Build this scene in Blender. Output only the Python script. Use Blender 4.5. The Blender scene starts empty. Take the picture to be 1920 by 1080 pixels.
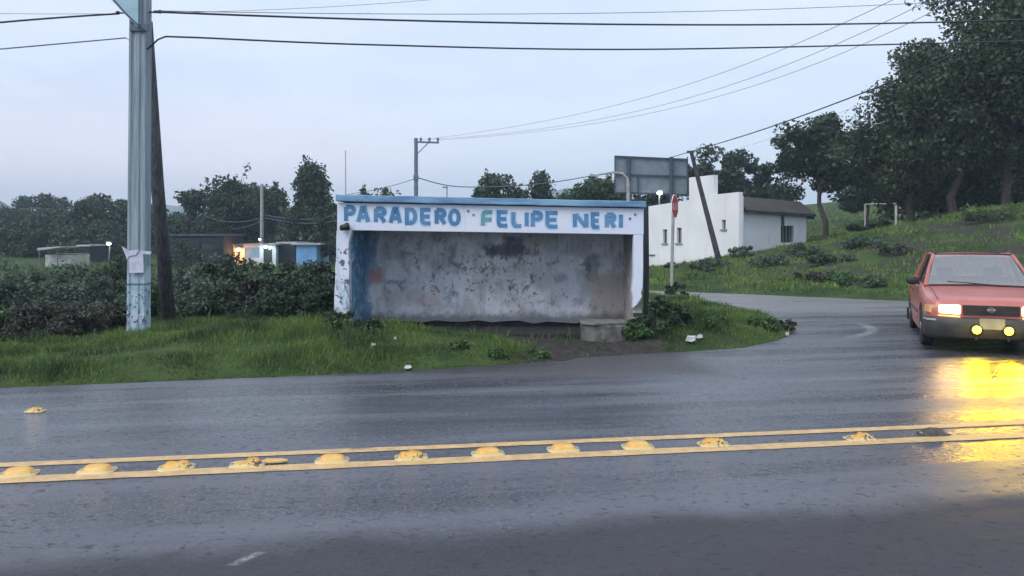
import bpy, math, random
import numpy as np
from mathutils import Vector, Matrix
C = bpy.context.scene.collection
F = 1500.0; HZ = 440.0; CH = 1.7
R = math.radians
def P(px, py, d): return ((px-960)/F*d, d, CH-(py-HZ)/F*d)

# ------------------------------------------------------------------ mesh builder
class MB:
    def __init__(s): s.v = []; s.f = []
    def add(s, v, f):
        n = len(s.v); s.v += [tuple(p) for p in v]; s.f += [tuple(i+n for i in q) for q in f]; return s
    def box(s, c, sz, rz=0, rx=0, ry=0):
        M = Matrix.Rotation(rz,3,'Z') @ Matrix.Rotation(ry,3,'Y') @ Matrix.Rotation(rx,3,'X')
        v = []
        for dx in (-.5,.5):
            for dy in (-.5,.5):
                for dz in (-.5,.5):
                    v.append(Vector(c)+M@Vector((dx*sz[0],dy*sz[1],dz*sz[2])))
        return s.add(v, [(0,1,3,2),(4,6,7,5),(0,4,5,1),(2,3,7,6),(0,2,6,4),(1,5,7,3)])
    def tube(s, pts, rad, n=8, cap=True, flat=1.0):
        pts = [Vector(p) for p in pts]
        if not hasattr(rad,'__len__'): rad = [rad]*len(pts)
        v = []; f = []
        up = None
        for i,p in enumerate(pts):
            t = (pts[min(i+1,len(pts)-1)]-pts[max(i-1,0)]).normalized()
            if up is None:
                a = Vector((0,0,1)) if abs(t.z)<.9 else Vector((0,1,0))
                u = t.cross(a).normalized()
            else: u = (up - t*up.dot(t)).normalized()
            up = u; w = t.cross(u)
            for k in range(n):
                a = 2*math.pi*(k+.5)/n
                v.append(p+u*math.cos(a)*rad[i]+w*math.sin(a)*rad[i]*flat)
        for i in range(len(pts)-1):
            for k in range(n):
                f.append((i*n+k,i*n+(k+1)%n,(i+1)*n+(k+1)%n,(i+1)*n+k))
        if cap:
            f.append(tuple(range(n-1,-1,-1))); f.append(tuple((len(pts)-1)*n+k for k in range(n)))
        return s.add(v,f)
    def prism(s, poly, y0, y1, axis='y'):
        n = len(poly)
        if axis=='y': v = [(x,y0,z) for x,z in poly]+[(x,y1,z) for x,z in poly]
        elif axis=='x': v = [(y0,x,z) for x,z in poly]+[(y1,x,z) for x,z in poly]
        else: v = [(x,z,y0) for x,z in poly]+[(x,z,y1) for x,z in poly]
        f = [tuple(range(n)), tuple(range(2*n-1,n-1,-1))]
        f += [(i,(i+1)%n+0,(i+1)%n+n,i+n) for i in range(n)]
        return s.add(v,f)
    def lathe(s, prof, c=(0,0,0), n=20, axis='z', sx=1, sy=1):
        v = []; f = []
        for r,h in prof:
            for k in range(n):
                a = 2*math.pi*k/n; x = r*math.cos(a)*sx; y = r*math.sin(a)*sy
                q = (x,y,h) if axis=='z' else ((h,x,y) if axis=='x' else (x,h,y))
                v.append((c[0]+q[0],c[1]+q[1],c[2]+q[2]))
        for i in range(len(prof)-1):
            for k in range(n): f.append((i*n+k,i*n+(k+1)%n,(i+1)*n+(k+1)%n,(i+1)*n+k))
        f.append(tuple(range(n-1,-1,-1))); f.append(tuple((len(prof)-1)*n+k for k in range(n)))
        return s.add(v,f)

def link(name, me, mat, parent=None):
    o = bpy.data.objects.new(name, me); C.objects.link(o)
    if mat: me.materials.append(mat)
    if parent: o.parent = parent
    return o
def recalc(me):
    import bmesh
    bm = bmesh.new(); bm.from_mesh(me); bmesh.ops.recalc_face_normals(bm, faces=bm.faces); bm.to_mesh(me); bm.free()
def obj(name, mb, mat, parent=None, local=False, smooth=False, bevel=0, loc=None):
    v = mb.v
    off = Vector((0,0,0))
    if parent and not local: off = Vector(parent.location) if not parent.parent else Vector(parent.location)+Vector(parent.parent.location)
    if loc is not None: off = Vector(loc)
    me = bpy.data.meshes.new(name); me.from_pydata([tuple(Vector(p)-off) for p in v], [], mb.f); recalc(me)
    if smooth:
        for p in me.polygons: p.use_smooth = True
    o = link(name, me, mat, parent)
    if loc is not None: o.location = loc
    if bevel:
        m = o.modifiers.new('b','BEVEL'); m.width = bevel; m.segments = 2; m.limit_method='ANGLE'
    return o
def fastmesh(name, V, nper, mat, parent=None, off=(0,0,0)):
    """V: (N*nper,3) verts, faces of nper consecutive verts"""
    V = np.asarray(V, dtype=np.float32)-np.asarray(off, dtype=np.float32)
    nf = len(V)//nper
    me = bpy.data.meshes.new(name)
    me.vertices.add(len(V)); me.vertices.foreach_set('co', V.ravel())
    me.loops.add(len(V)); me.loops.foreach_set('vertex_index', np.arange(len(V), dtype=np.int32))
    me.polygons.add(nf); me.polygons.foreach_set('loop_start', np.arange(nf, dtype=np.int32)*nper)
    me.update(calc_edges=True); me.validate()
    return link(name, me, mat, parent)
def tag(o, label, cat, group=None, kind=None):
    if label: o['label'] = label
    if cat: o['category'] = cat
    if group: o['group'] = group
    if kind: o['kind'] = kind
    return o
def empty(name, loc, label, cat, group=None, rz=0):
    o = bpy.data.objects.new(name, None); C.objects.link(o); o.location = loc; o.rotation_euler = (0,0,rz)
    o.empty_display_size = .2
    return tag(o, label, cat, group)

# ------------------------------------------------------------------ materials
class N:
    def __init__(s, name):
        s.m = bpy.data.materials.new(name); s.m.use_nodes = True
        s.t = s.m.node_tree; s.b = s.t.nodes['Principled BSDF']; s.out = s.t.nodes['Material Output']
        s._tc = None
    def nd(s, t, **k):
        n = s.t.nodes.new(t)
        for a,b in k.items(): setattr(n,a,b)
        return n
    def L(s, a, b):
        if isinstance(a,(int,float)): b.default_value = a
        elif isinstance(a,(tuple,list)): b.default_value = tuple(a)+((1,) if len(a)==3 and b.type=='RGBA' else ())
        else: s.t.links.new(a,b)
    def tc(s, w='Object'):
        if s._tc is None: s._tc = s.nd('ShaderNodeTexCoord')
        return s._tc.outputs[w]
    def xyz(s, v=None):
        n = s.nd('ShaderNodeSeparateXYZ'); s.L(v or s.tc(), n.inputs[0]); return n.outputs
    def comb(s,x,y,z):
        n = s.nd('ShaderNodeCombineXYZ'); s.L(x,n.inputs[0]); s.L(y,n.inputs[1]); s.L(z,n.inputs[2]); return n.outputs[0]
    def mp(s, sc=(1,1,1), v=None, rot=(0,0,0)):
        n = s.nd('ShaderNodeMapping'); s.L(v or s.tc(), n.inputs[0]); n.inputs['Scale'].default_value = sc; n.inputs['Rotation'].default_value = rot; return n.outputs[0]
    def noise(s, sc, det=4, v=None, rough=.6, dist=0, col=False):
        n = s.nd('ShaderNodeTexNoise'); s.L(v or s.tc(), n.inputs['Vector'])
        n.inputs['Scale'].default_value = sc; n.inputs['Detail'].default_value = det; n.inputs['Roughness'].default_value = rough; n.inputs['Distortion'].default_value = dist
        return n.outputs['Color' if col else 'Fac']
    def vor(s, sc, v=None, feat='F1'):
        n = s.nd('ShaderNodeTexVoronoi', feature=feat); s.L(v or s.tc(), n.inputs['Vector']); n.inputs['Scale'].default_value = sc; return n.outputs['Distance']
    def ma(s, op, a, b=0, c=0, clamp=False):
        n = s.nd('ShaderNodeMath', operation=op, use_clamp=clamp); s.L(a,n.inputs[0]); s.L(b,n.inputs[1]); s.L(c,n.inputs[2]); return n.outputs[0]
    def mr(s, v, a, b, c=0, d=1):
        n = s.nd('ShaderNodeMapRange', interpolation_type='SMOOTHSTEP'); s.L(v,n.inputs[0])
        for i,q in enumerate((a,b,c,d)): n.inputs[1+i].default_value = q
        return n.outputs[0]
    def mix(s, f, a, b, mode='MIX'):
        n = s.nd('ShaderNodeMix', data_type='RGBA', blend_type=mode); s.L(f,n.inputs[0]); s.L(a,n.inputs[6]); s.L(b,n.inputs[7]); return n.outputs[2]
    def bump(s, h, st=.3, d=.02):
        n = s.nd('ShaderNodeBump'); s.L(h,n.inputs['Height']); n.inputs['Strength'].default_value = st; n.inputs['Distance'].default_value = d
        s.L(n.outputs[0], s.b.inputs['Normal'])
    def col(s, c): s.L(c, s.b.inputs['Base Color'])
    def ro(s, r): s.L(r, s.b.inputs['Roughness'])
    def rect(s, a, b, x0, x1, y0, y1, soft=.04, wob=None):
        """mask of a rectangle with a soft and wobbly edge"""
        if wob is not None:
            a = s.ma('ADD', a, wob); b = s.ma('ADD', b, wob)
        m = s.ma('MULTIPLY', s.mr(a,x0-soft,x0+soft), s.mr(a,x1-soft,x1+soft,1,0))
        m2 = s.ma('MULTIPLY', s.mr(b,y0-soft,y0+soft), s.mr(b,y1-soft,y1+soft,1,0))
        return s.ma('MULTIPLY', m, m2)
def simple(name, col, rough=.7, var=.25, sc=6, metal=0, bump=0, spec=.4):
    n = N(name); a = n.noise(sc, 5)
    c2 = tuple(x*(1-var) for x in col); c1 = tuple(min(1,x*(1+var*.6)) for x in col)
    n.col(n.mix(n.mr(a,.3,.7), c2, c1)); n.ro(rough); n.b.inputs['Metallic'].default_value = metal
    n.b.inputs['Specular IOR Level'].default_value = spec
    if bump: n.bump(n.noise(sc*6,4), bump, .01)
    return n.m
def emis(name, col, st, base=(.8,.8,.8)):
    n = N(name); n.col(base); n.b.inputs['Emission Color'].default_value = tuple(col)+(1,); n.b.inputs['Emission Strength'].default_value = st
    return n.m
def leafmat(name, dark, light, trans=.25):
    n = N(name)
    g = n.nd('ShaderNodeNewGeometry')
    r = g.outputs['Random Per Island']
    a = n.noise(.9, 3)
    f = n.ma('ADD', n.ma('MULTIPLY', r, .4), n.mr(a,.35,.65,0,.6))
    n.col(n.mix(f, dark, light)); n.ro(.5); n.b.inputs['Specular IOR Level'].default_value = .45
    tr = n.nd('ShaderNodeBsdfTranslucent'); n.L(n.mix(f, dark, light), tr.inputs['Color'])
    mx = n.nd('ShaderNodeMixShader'); mx.inputs[0].default_value = trans
    n.L(n.b.outputs[0], mx.inputs[1]); n.L(tr.outputs[0], mx.inputs[2]); n.L(mx.outputs[0], n.out.inputs[0])
    return n.m
M = {}
M['leaf_dark'] = leafmat('leaf dark', (.012,.026,.014), (.05,.085,.04))
M['leaf_mid'] = leafmat('leaf mid', (.02,.042,.018), (.075,.125,.055))
M['leaf_grey'] = leafmat('leaf grey green', (.022,.042,.03), (.12,.17,.11))
M['leaf_oak'] = leafmat('leaf olive', (.014,.027,.011), (.085,.115,.05))
M['leaf_weed'] = leafmat('leaf weed', (.03,.075,.02), (.10,.20,.06))
M['dry'] = leafmat('dry shrub', (.025,.028,.022), (.085,.085,.06))
M['bark'] = simple('bark', (.07,.055,.045), .9, .4, 9, bump=.6)
M['wood'] = simple('aged timber', (.055,.055,.06), .85, .5, 5, bump=.4)
M['conc'] = simple('concrete', (.33,.33,.33), .85, .25, 4, bump=.3)
M['conc_dk'] = simple('damp concrete', (.17,.16,.145), .85, .4, 5, bump=.4)
M['wire'] = simple('black cable', (.03,.035,.045), .6, .1, 3)
M['wire_thin'] = simple('grey cable', (.10,.12,.16), .6, .1, 3)
M['black'] = simple('black plastic', (.02,.02,.022), .5, .2, 8)
M['white'] = simple('white paint', (.78,.78,.77), .7, .12, 2)
M['litter'] = simple('litter white', (.5,.5,.49), .7, .4, 12)
M['steel'] = simple('galvanised steel', (.38,.42,.45), .45, .25, 6, metal=.5)
M['sky_steel'] = simple('sign back metal', (.20,.24,.28), .5, .2, 2, metal=.3)
M['rust_white'] = simple('goal paint', (.38,.38,.33), .6, .3, 3)
M['glass_dk'] = simple('dark pane', (.035,.045,.05), .15, .2, 2)

# ------------------------------------------------------------------ terrain
ASPH = [(-60,-9),(60,-9),(60,12),(30,14.8),(18,17.2),(12.1,18.9),(10.1,20.4),(6.7,22.8),(4.1,24.3),(1.5,26.6),(-.5,31),(-1,40),
        (-3.2,40),(-3,30),(-1.2,25.2),(1.2,23.4),(3.84,22.6),(4.3,20.9),(5.1,18.2),(5.28,16.5),(5.12,14.6),(4.75,13.6),(4.2,12.75),(3.48,12.0),(2.55,11.6),(1.66,11.35),
        (.9,11.0),(.71,10.75),(-.5,10.3),(-2.08,9.73),(-3.9,9.28),(-5.67,8.85),(-9,8.0),(-20,5.5),(-60,-3)]
def sdist(x, y, poly=ASPH):
    """signed distance, negative inside"""
    x = np.asarray(x,float); y = np.asarray(y,float)
    d = np.full(x.shape, 1e9); ins = np.zeros(x.shape, bool)
    n = len(poly)
    for i in range(n):
        x0,y0 = poly[i]; x1,y1 = poly[(i+1)%n]
        ex,ey = x1-x0,y1-y0
        t = np.clip(((x-x0)*ex+(y-y0)*ey)/(ex*ex+ey*ey),0,1)
        d = np.minimum(d, np.hypot(x-x0-t*ex, y-y0-t*ey))
        c = (y0>y)!=(y1>y)
        with np.errstate(divide='ignore', invalid='ignore'):
            xi = (x1-x0)*(y-y0)/((y1-y0) if y1!=y0 else 1e-9)+x0
        ins ^= c & (x<xi)
    return np.where(ins,-d,d)
CT = [(-60,-9,0),(0,-9,0),(60,-9,0),(0,4,0),(-8,6,0),(8,8,0),(20,10,0),(40,10,.2),(14,16,0),(30,14.5,0),
      (-6,9.2,.05),(-3,10,.06),(0,10.6,.05),(2,11.6,.04),(3.5,12.4,.08),(4.6,14.5,.12),(4.6,16.5,.12),(3.4,14.5,.18),(3.4,18,.12),(3.6,21.5,.05),(2.4,12.8,.14),
      (-2.6,12.0,.33),(-1.5,12.2,.25),(-.2,12.2,.17),(1,12.1,.08),(-3.2,12,.32),(-4.6,12.2,.2),(-5.9,12.5,.14),(-7.6,12.4,0),(-9,11.5,-.04),(-12,10,0),
      (-2.5,13.6,.12),(0,13.6,-.02),(1.9,13.6,-.02),(-1.2,13.0,.12),(.8,13.0,-.02),(0,16,.1),(-5,16,0),(-9,16,-.25),(-14,16,-.3),(-6,22,-.3),(-14,24,-.6),(-24,20,-.6),
      (-12,35,-.8),(-20,45,-.75),(-33,46,-.6),(-20,62,-.6),(-40,65,-.6),(0,60,-.8),(0,40,0),(-70,90,1),(-120,140,2),(-30,120,1.5),(30,160,4),(0,200,3),(100,200,8),
      (4.1,24.8,.05),(6.7,23.4,.1),(10.1,21.0,.12),(12.1,19.6,.12),(18,18.2,.15),(3.6,30,0),(5.2,34,.05),(7.1,39,.05),(7.1,45,0),
      (6.8,29,.3),(8.6,27,.35),(11.1,26,.66),(14.6,26,1.18),(18,23,1.1),(24,22,1.6),(9.5,32,.93),(11,34,1.0),(13.4,36,1.22),(14.5,33.5,1.6),(15.8,32,2.1),(22.4,35,3.1),(30,30,3.2),(45,30,4),
      (17,42,1.45),(23,50,1.75),(31,80,3.8),(25,65,2.9),(40,60,4.2),(55,45,5.5),(70,80,8),(60,110,8),(12,60,1.5),(14,45,1.3)]
_c = np.array(CT,float)
def _k(r): return r
_A = _k(np.hypot(_c[:,None,0]-_c[None,:,0], _c[:,None,1]-_c[None,:,1]))
_n = len(_c); _B = np.zeros((_n+1,_n+1)); _B[:_n,:_n] = _A; _B[:_n,_n] = 1; _B[_n,:_n] = 1
_w = np.linalg.solve(_B, np.append(_c[:,2],0))
def zt(x, y, bumps=True):
    x = np.asarray(x,float); y = np.asarray(y,float); sh = x.shape
    x = x.ravel(); y = y.ravel()
    xc = np.clip(x,-130,110); yc = np.clip(y,-20,220)
    z = np.zeros(len(x))
    for i in range(0,len(x),20000):
        s = slice(i,i+20000)
        r = _k(np.hypot(xc[s,None]-_c[None,:,0], yc[s,None]-_c[None,:,1]))
        z[s] = r@_w[:_n]+_w[_n]
    if bumps:
        far = np.clip((y-9)/30,.25,1.2)
        z = z+far*(.05*np.sin(x*1.7+1.3*np.sin(y*1.1))*np.cos(y*1.3+.7*np.sin(x*.9))+.03*np.sin(x*4.1+y*2.3)*np.sin(y*3.7-x*1.1))
    d = sdist(x,y)
    t = np.clip(d/.55,0,1); t = t*t*(3-2*t)
    e = np.clip(1+d/.22,0,1)
    z = np.where(d<0, -.04+.047*e, .007+(z+.02)*t)
    return z.reshape(sh)
def z1(x,y): return float(zt(np.array([x]),np.array([y]))[0])
def axis(segs):
    a = [segs[0][0]]
    for x0,x1,st in segs:
        n = max(1,int(round((x1-x0)/st))); a += [x0+(x1-x0)*(i+1)/n for i in range(n)]
    return np.array(a)
gx = axis([(-1500,-300,200),(-300,-60,24),(-60,-16,2),(-16,-9,.5),(-9,6,.16),(6,24,.4),(24,60,2),(60,300,24),(300,1500,200)])
gy = axis([(-60,-10,10),(-10,7,2),(7,17,.16),(17,40,.4),(40,90,2),(90,300,15),(300,1600,200)])
GX,GY = np.meshgrid(gx,gy,indexing='ij'); GZ = zt(GX,GY)
nx,ny = GX.shape
me = bpy.data.meshes.new('ground')
idx = np.arange(nx*ny).reshape(nx,ny)
Q = np.stack([idx[:-1,:-1],idx[1:,:-1],idx[1:,1:],idx[:-1,1:]],-1).reshape(-1,4)
me.vertices.add(nx*ny); me.vertices.foreach_set('co', np.stack([GX,GY,GZ],-1).astype(np.float32).ravel())
me.loops.add(Q.size); me.loops.foreach_set('vertex_index', Q.astype(np.int32).ravel())
me.polygons.add(len(Q)); me.polygons.foreach_set('loop_start', np.arange(len(Q),dtype=np.int32)*4)
me.polygons.foreach_set('use_smooth', np.ones(len(Q),bool)); me.update(calc_edges=True)
n = N('ground soil and turf')
x,y,z = n.xyz()
a = n.noise(.6,5); b = n.noise(5,5)
turf = n.mix(n.mr(a,.35,.65), (.028,.055,.018), (.07,.11,.03))
turf = n.mix(n.mr(b,.45,.75,0,.6), turf, (.03,.05,.018))
turf = n.mix(n.ma('MULTIPLY',n.mr(n.noise(22,6,rough=.75),.42,.62),.6), turf, (.018,.034,.012))
soil = n.mix(n.mr(n.noise(12,5),.3,.7), (.028,.025,.025), (.065,.058,.053))
wob = n.ma('MULTIPLY', n.ma('SUBTRACT', n.noise(2.2,4), .5), 1.1)
dirt = n.rect(x,y,.0,2.35,10.2,13.2,.25,wob)
dirt2 = n.rect(x,y,-2.4,2.2,12.35,14.2,.12)
bankdirt = n.ma('MULTIPLY', n.rect(x,y,8.5,19,24,31.5,1.2), n.mr(n.noise(.7,5),.44,.52))
m_ = n.ma('MAXIMUM', n.ma('MAXIMUM',dirt,dirt2), n.ma('MULTIPLY',bankdirt,.85))
m_ = n.ma('MAXIMUM', m_, n.ma('MULTIPLY', n.mr(n.noise(.35,4),.60,.72), .5))
n.col(n.mix(m_, turf, soil)); n.ro(.95); n.b.inputs['Specular IOR Level'].default_value=.15
n.bump(n.noise(14,6), .8, .05)
tag(link('ground', me, n.m), 'grass and soil ground rising to a bank on the right', None, kind='structure')

# far hills
def hills(name, d, prof, mat, depth):
    mb = MB(); k = len(prof); rng = random.Random(3)
    vs = []
    for j,(fy,fz) in enumerate([(0,0),(.12,.35),(.35,.8),(.6,1),(1.2,.7),(1.8,0)]):
        for (px,py) in prof:
            X,Y,Z = P(px,py,d); s = 1+fy*depth/d
            vs.append((X*s+rng.uniform(-1,1)*d*.004, d+fy*depth, (Z+rng.uniform(-1,1)*d*.0012)*fz-2*(1-fz)))
    f = [(j*k+i,j*k+i+1,(j+1)*k+i+1,(j+1)*k+i) for j in range(5) for i in range(k-1)]
    mb.add(vs,f); o = obj(name, mb, mat, smooth=True); return tag(o, None, None, kind='structure')
n = N('hill woods'); a = n.noise(.05,6)
n.col(n.mix(n.mr(a,.35,.65),(.02,.035,.02),(.05,.07,.035))); n.ro(.95); n.bump(n.noise(.12,5),1,3); hm = n.m
def dense(pts, step=12):
    out = []; rng = random.Random(9)
    for (x0,y0),(x1,y1) in zip(pts,pts[1:]):
        m = max(1,int(abs(x1-x0)/step))
        for i in range(m): out.append((x0+(x1-x0)*i/m, y0+(y1-y0)*i/m+rng.uniform(-1.2,1.2)))
    return out+[pts[-1]]
hills('hills', 330, dense([(-500,360),(-250,340),(-80,350),(0,364),(25,378),(60,388),(120,394),(180,392),(260,396),(340,398),(420,402),(520,406),(640,412),(760,424)]), hm, 120)
hills('hills', 900, dense([(180,392),(260,376),(330,374),(400,380),(480,384),(560,380),(640,384),(760,392),(900,392),(980,372),(1030,345),(1060,336),(1100,338),(1150,352),(1230,372),(1400,392),(1700,400)]), hm, 300)

# ------------------------------------------------------------------ asphalt
n = N('wet asphalt')
x,y,z = n.xyz()
v = n.ma('SUBTRACT', y, n.ma('MULTIPLY', x, .17))           # across the road
u = n.ma('ADD', x, n.ma('MULTIPLY', y, .17))
st = n.comb(n.ma('MULTIPLY',u,.16), n.ma('MULTIPLY',v,1.6), 0)
streak = n.noise(1.0,5,v=st,rough=.65)
patch = n.noise(.55,5,rough=.6)
agg = n.noise(34,5,rough=.75); grit = n.vor(13,v=n.mp((.6,1,1))); grm=n.mr(n.noise(4,4),.36,.56); spk=n.noise(16,5,rough=.8)
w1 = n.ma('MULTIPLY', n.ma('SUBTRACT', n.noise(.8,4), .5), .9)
darkened = n.mr(n.ma('ADD', v, w1), 4.38, 4.84, 1, 0)           # rougher strip nearest the camera, its weaker reflection painted in as dark colour
base = n.mix(n.mr(streak,.35,.65), (.030,.032,.044), (.080,.084,.105))
base = n.mix(n.ma('MULTIPLY',n.mr(agg,.5,.66),.7), base, (.15,.15,.165))
base = n.mix(n.ma('MULTIPLY',n.mr(n.noise(19,5,v=n.mp((.7,1,1)),rough=.65),.565,.63),n.ma('MULTIPLY',grm,.5)), base, (.012,.012,.016))
base = n.mix(n.ma('MULTIPLY',n.mr(spk,.62,.7),.5), base, (.17,.17,.18))
base = n.mix(n.ma('MULTIPLY',darkened,.65), base, (.024,.022,.025))
base = n.mix(n.ma('MULTIPLY',n.ma('MULTIPLY',darkened,n.mr(n.vor(30),.0,.16,1,0)),.35), base, (.16,.15,.15))
muddy = n.ma('MULTIPLY', n.rect(x,y,-1.2,2.6,9.6,11.6,.35,w1), .75)
base = n.mix(muddy, base, (.040,.036,.038))
pale = n.ma('MULTIPLY', n.rect(x,y,3,30,17.2,25,1.1,w1), .65)
base = n.mix(pale, base, (.17,.165,.16))
# pale worn arc on the junction
rr = n.ma('SQRT', n.ma('ADD', n.ma('POWER', n.ma('SUBTRACT',x,3.9),2), n.ma('POWER', n.ma('SUBTRACT',y,15.4),2)))
arc = n.ma('MULTIPLY', n.mr(n.ma('ABSOLUTE', n.ma('SUBTRACT', n.ma('ADD',rr,n.ma('MULTIPLY',w1,.15)), 2.75)), .03,.14,1,0), n.ma('MULTIPLY', n.mr(x,5.2,6.0), n.mr(y,15.6,14.8)))
base = n.mix(n.ma('MULTIPLY',arc,.5), base, (.3,.3,.29))
# worn edge line streak
el = n.ma('ABSOLUTE', n.ma('SUBTRACT', n.ma('ADD',v,n.ma('MULTIPLY',w1,.12)), 8.75))
el = n.ma('MULTIPLY', n.mr(el,.03,.10,1,0), n.mr(n.noise(2.5,5,v=st),.42,.6))
base = n.mix(n.ma('MULTIPLY',el,.18), base, (.34,.34,.34))
# pale scrape by the camera
sc_ = n.rect(n.ma('ADD',x,n.ma('MULTIPLY',y,-.55)), y, -3.72, -3.67, 4.11, 4.28, .025, n.ma('MULTIPLY',w1,.05))
base = n.mix(n.ma('MULTIPLY',n.ma('MULTIPLY',sc_,n.mr(n.noise(25,4),.35,.6)),.5), base, (.4,.4,.4))
n.col(base)
r_ = n.ma('ADD', n.mr(streak,.36,.64,.10,.34), n.ma('MULTIPLY', n.mr(patch,.35,.65), .14)); r_ = n.ma('ADD', r_, n.ma('MULTIPLY', n.mr(agg,.45,.65), .12))
r_ = n.ma('ADD', r_, n.ma('MULTIPLY', darkened, .34)); r_ = n.ma('ADD', r_, n.ma('MULTIPLY', pale, .2)); r_ = n.ma('ADD', r_, n.ma('MULTIPLY', muddy, .3))
sheen=n.ma('MULTIPLY',n.mr(n.ma('ABSOLUTE',n.ma('SUBTRACT',n.ma('ADD',v,n.ma('MULTIPLY',w1,.3)),7.75)),.95,.45,0,1),n.mr(x,2.5,-2.5,.25,1))
r_=n.ma('SUBTRACT',r_,n.ma('MULTIPLY',sheen,.2),clamp=True); r_=n.ma('MAXIMUM',r_,.06)
gm_=n.ma('MULTIPLY',n.mr(n.noise(19,5,v=n.mp((.7,1,1)),rough=.65),.565,.63),n.ma('MULTIPLY',grm,n.ma('SUBTRACT',1,n.ma('MULTIPLY',darkened,.8))))
r_=n.ma('ADD',r_,n.ma('MULTIPLY',gm_,.25)); n.ro(r_); n.L(n.ma('SUBTRACT',n.ma('SUBTRACT',n.ma('ADD',.8,n.ma('MULTIPLY',sheen,.2)),n.ma('MULTIPLY',darkened,.42)),n.ma('MULTIPLY',gm_,.3),clamp=True), n.b.inputs['Specular IOR Level'])
hgt = n.ma('ADD', n.ma('MULTIPLY', agg, .9), n.ma('MULTIPLY', gm_, -.9)); hgt = n.ma('ADD', hgt, spk)
hgt = n.ma('ADD', hgt, n.ma('MULTIPLY', n.noise(6,3), 1.2))
n.bump(hgt, .38, .012)
asph = n.m
# road as a fine strip mesh following its edge polygon
import bmesh
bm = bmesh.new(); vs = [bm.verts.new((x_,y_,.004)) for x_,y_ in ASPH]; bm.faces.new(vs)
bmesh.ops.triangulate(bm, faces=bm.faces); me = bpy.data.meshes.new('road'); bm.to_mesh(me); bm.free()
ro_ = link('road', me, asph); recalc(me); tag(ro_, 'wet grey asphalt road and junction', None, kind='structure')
if me.polygons[0].normal.z<0: me.flip_normals()

# yellow double centre line
def yl(off, w, name, label):
    mb = MB(); rng = random.Random(int(off*100))
    N_=240; up=[]; lo=[]
    for i in range(N_+1):
        X = -16+32*i/N_
        Y = 6.09+off+.158*X
        a_ = w/2+rng.uniform(-.006,.006)
        up.append((X,Y+a_,.008)); lo.append((X,Y-a_,.008))
    vs = up+lo; f=[(i,i+1,N_+2+i,N_+1+i) for i in range(N_)]
    mb.add(vs,f); o=obj(name,mb,ym); tag(o,label,None,kind='structure')
n = N('yellow road paint'); a = n.noise(9,6,rough=.7); b = n.noise(60,3)
c = n.mix(n.mr(a,.3,.7), (.46,.29,.11), (.64,.43,.20))
c = n.mix(n.ma('MULTIPLY',n.mr(b,.55,.7),.6), c, (.16,.13,.09)); c = n.mix(n.mr(n.noise(3.2,7,v=n.mp((.6,1.5,1)),rough=.75),.56,.68,0,.75), c, (.10,.09,.085)); n.col(c); n.ro(n.mr(a,.3,.7,.35,.6)); n.bump(b,.4,.005); ym = n.m
yl(-.015,.155,'road_marking','near yellow centre line painted along the road')
yl(.385,.12,'road_marking','far yellow centre line painted along the road')

# yellow lane bumps
def bumpmat(i, worn):
    n = N('bump paint %d'%i); v_ = n.mp((1,1,1)); a = n.noise(14+i,5,v=v_,rough=.7)
    c = n.mix(n.mr(n.noise(5+i*.3,3),.35,.65), (.66,.33,.05), (.68,.45,.13))
    zz=n.xyz(n.tc())[2]; c = n.mix(n.mr(zz,.011,.016,1,0), c, (.62,.48,.24))
    c = n.mix(n.mr(a, .69-worn*.16, .75-worn*.16), c, (.05,.04,.04)); n.col(c); n.ro(.35); n.bump(a,.5,.01); return n.m
def lane_bump(px,py,i,worn,label,scale=1,mat=None,broken=False):
    d = CH*F/(py+9-HZ); X,Y,_ = P(px,0,d)
    loc = (X,Y,.006)
    t = empty('lane_bump', loc, label, 'lane bump', 'yellow bumps between the two centre lines' if i<13 else None, rz=R(9)+random.Random(i).uniform(-.12,.12))
    m = mat or bumpmat(i,worn)
    mb = MB(); s = scale
    # flanged rounded base
    def rr(hx,hy,z,k=.75,n_=28):
        pts=[]
        for j in range(n_):
            a=2*math.pi*j/n_; ca,sa=math.cos(a),math.sin(a)
            pts.append((hx*math.copysign(abs(ca)**k,ca), hy*math.copysign(abs(sa)**k,sa), z))
        return pts
    rings=[rr(.128*s,.09*s,0,.5),rr(.126*s,.088*s,.010*s,.5),rr(.094*s,.066*s,.014*s,.6),rr(.088*s,.062*s,.030*s,.6),rr(.072*s,.048*s,.043*s,.7),rr(.045*s,.03*s,.048*s,.8)]
    rng=random.Random(i*7)
    vs=[];f=[]
    for q,rg in enumerate(rings):
        for p in rg:
            z_=p[2]
            if broken and q>1: z_*=(.45+.5*(p[0]>0)+rng.uniform(-.2,.1))
            elif worn>.5 and q>2: z_+=rng.uniform(-.012,.004)
            vs.append((p[0],p[1],z_))
    k=28
    for q in range(5):
        for j in range(k): f.append((q*k+j,q*k+(j+1)%k,(q+1)*k+(j+1)%k,(q+1)*k+j))
    f.append(tuple(5*k+j for j in range(k)))
    b_=MB().add(vs,f)
    obj('dome', b_, m, t, local=True, smooth=True)
    for sx in (-1,1):
        mb=MB(); mb.lathe([(.012,0),(.012,.006),(.007,.009)], c=(sx*.112*s,0,.011*s), n=8); obj('bolt', mb, M['steel'], t, local=True)
    return t
bl = ['yellow lane bump cut by the left frame edge, first on the centre line','yellow lane bump, second from the left on the centre line','scuffed yellow lane bump, third from the left on the centre line','broken dark-topped yellow lane bump beside a loose fragment',
 'smooth bright yellow lane bump just right of the loose fragment','yellow lane bump with a dark greenish top, below the left half of the shelter','orange-yellow lane bump below the shelter opening','smooth pale yellow lane bump, eighth from the left',
 'pale yellow lane bump below the concrete step','yellow lane bump with dark holes worn in its top, last before the wide gap','crushed flattened yellow lane bump right of the wide gap','dark rubber-stained lane bump, farthest right on the centre line']
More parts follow.
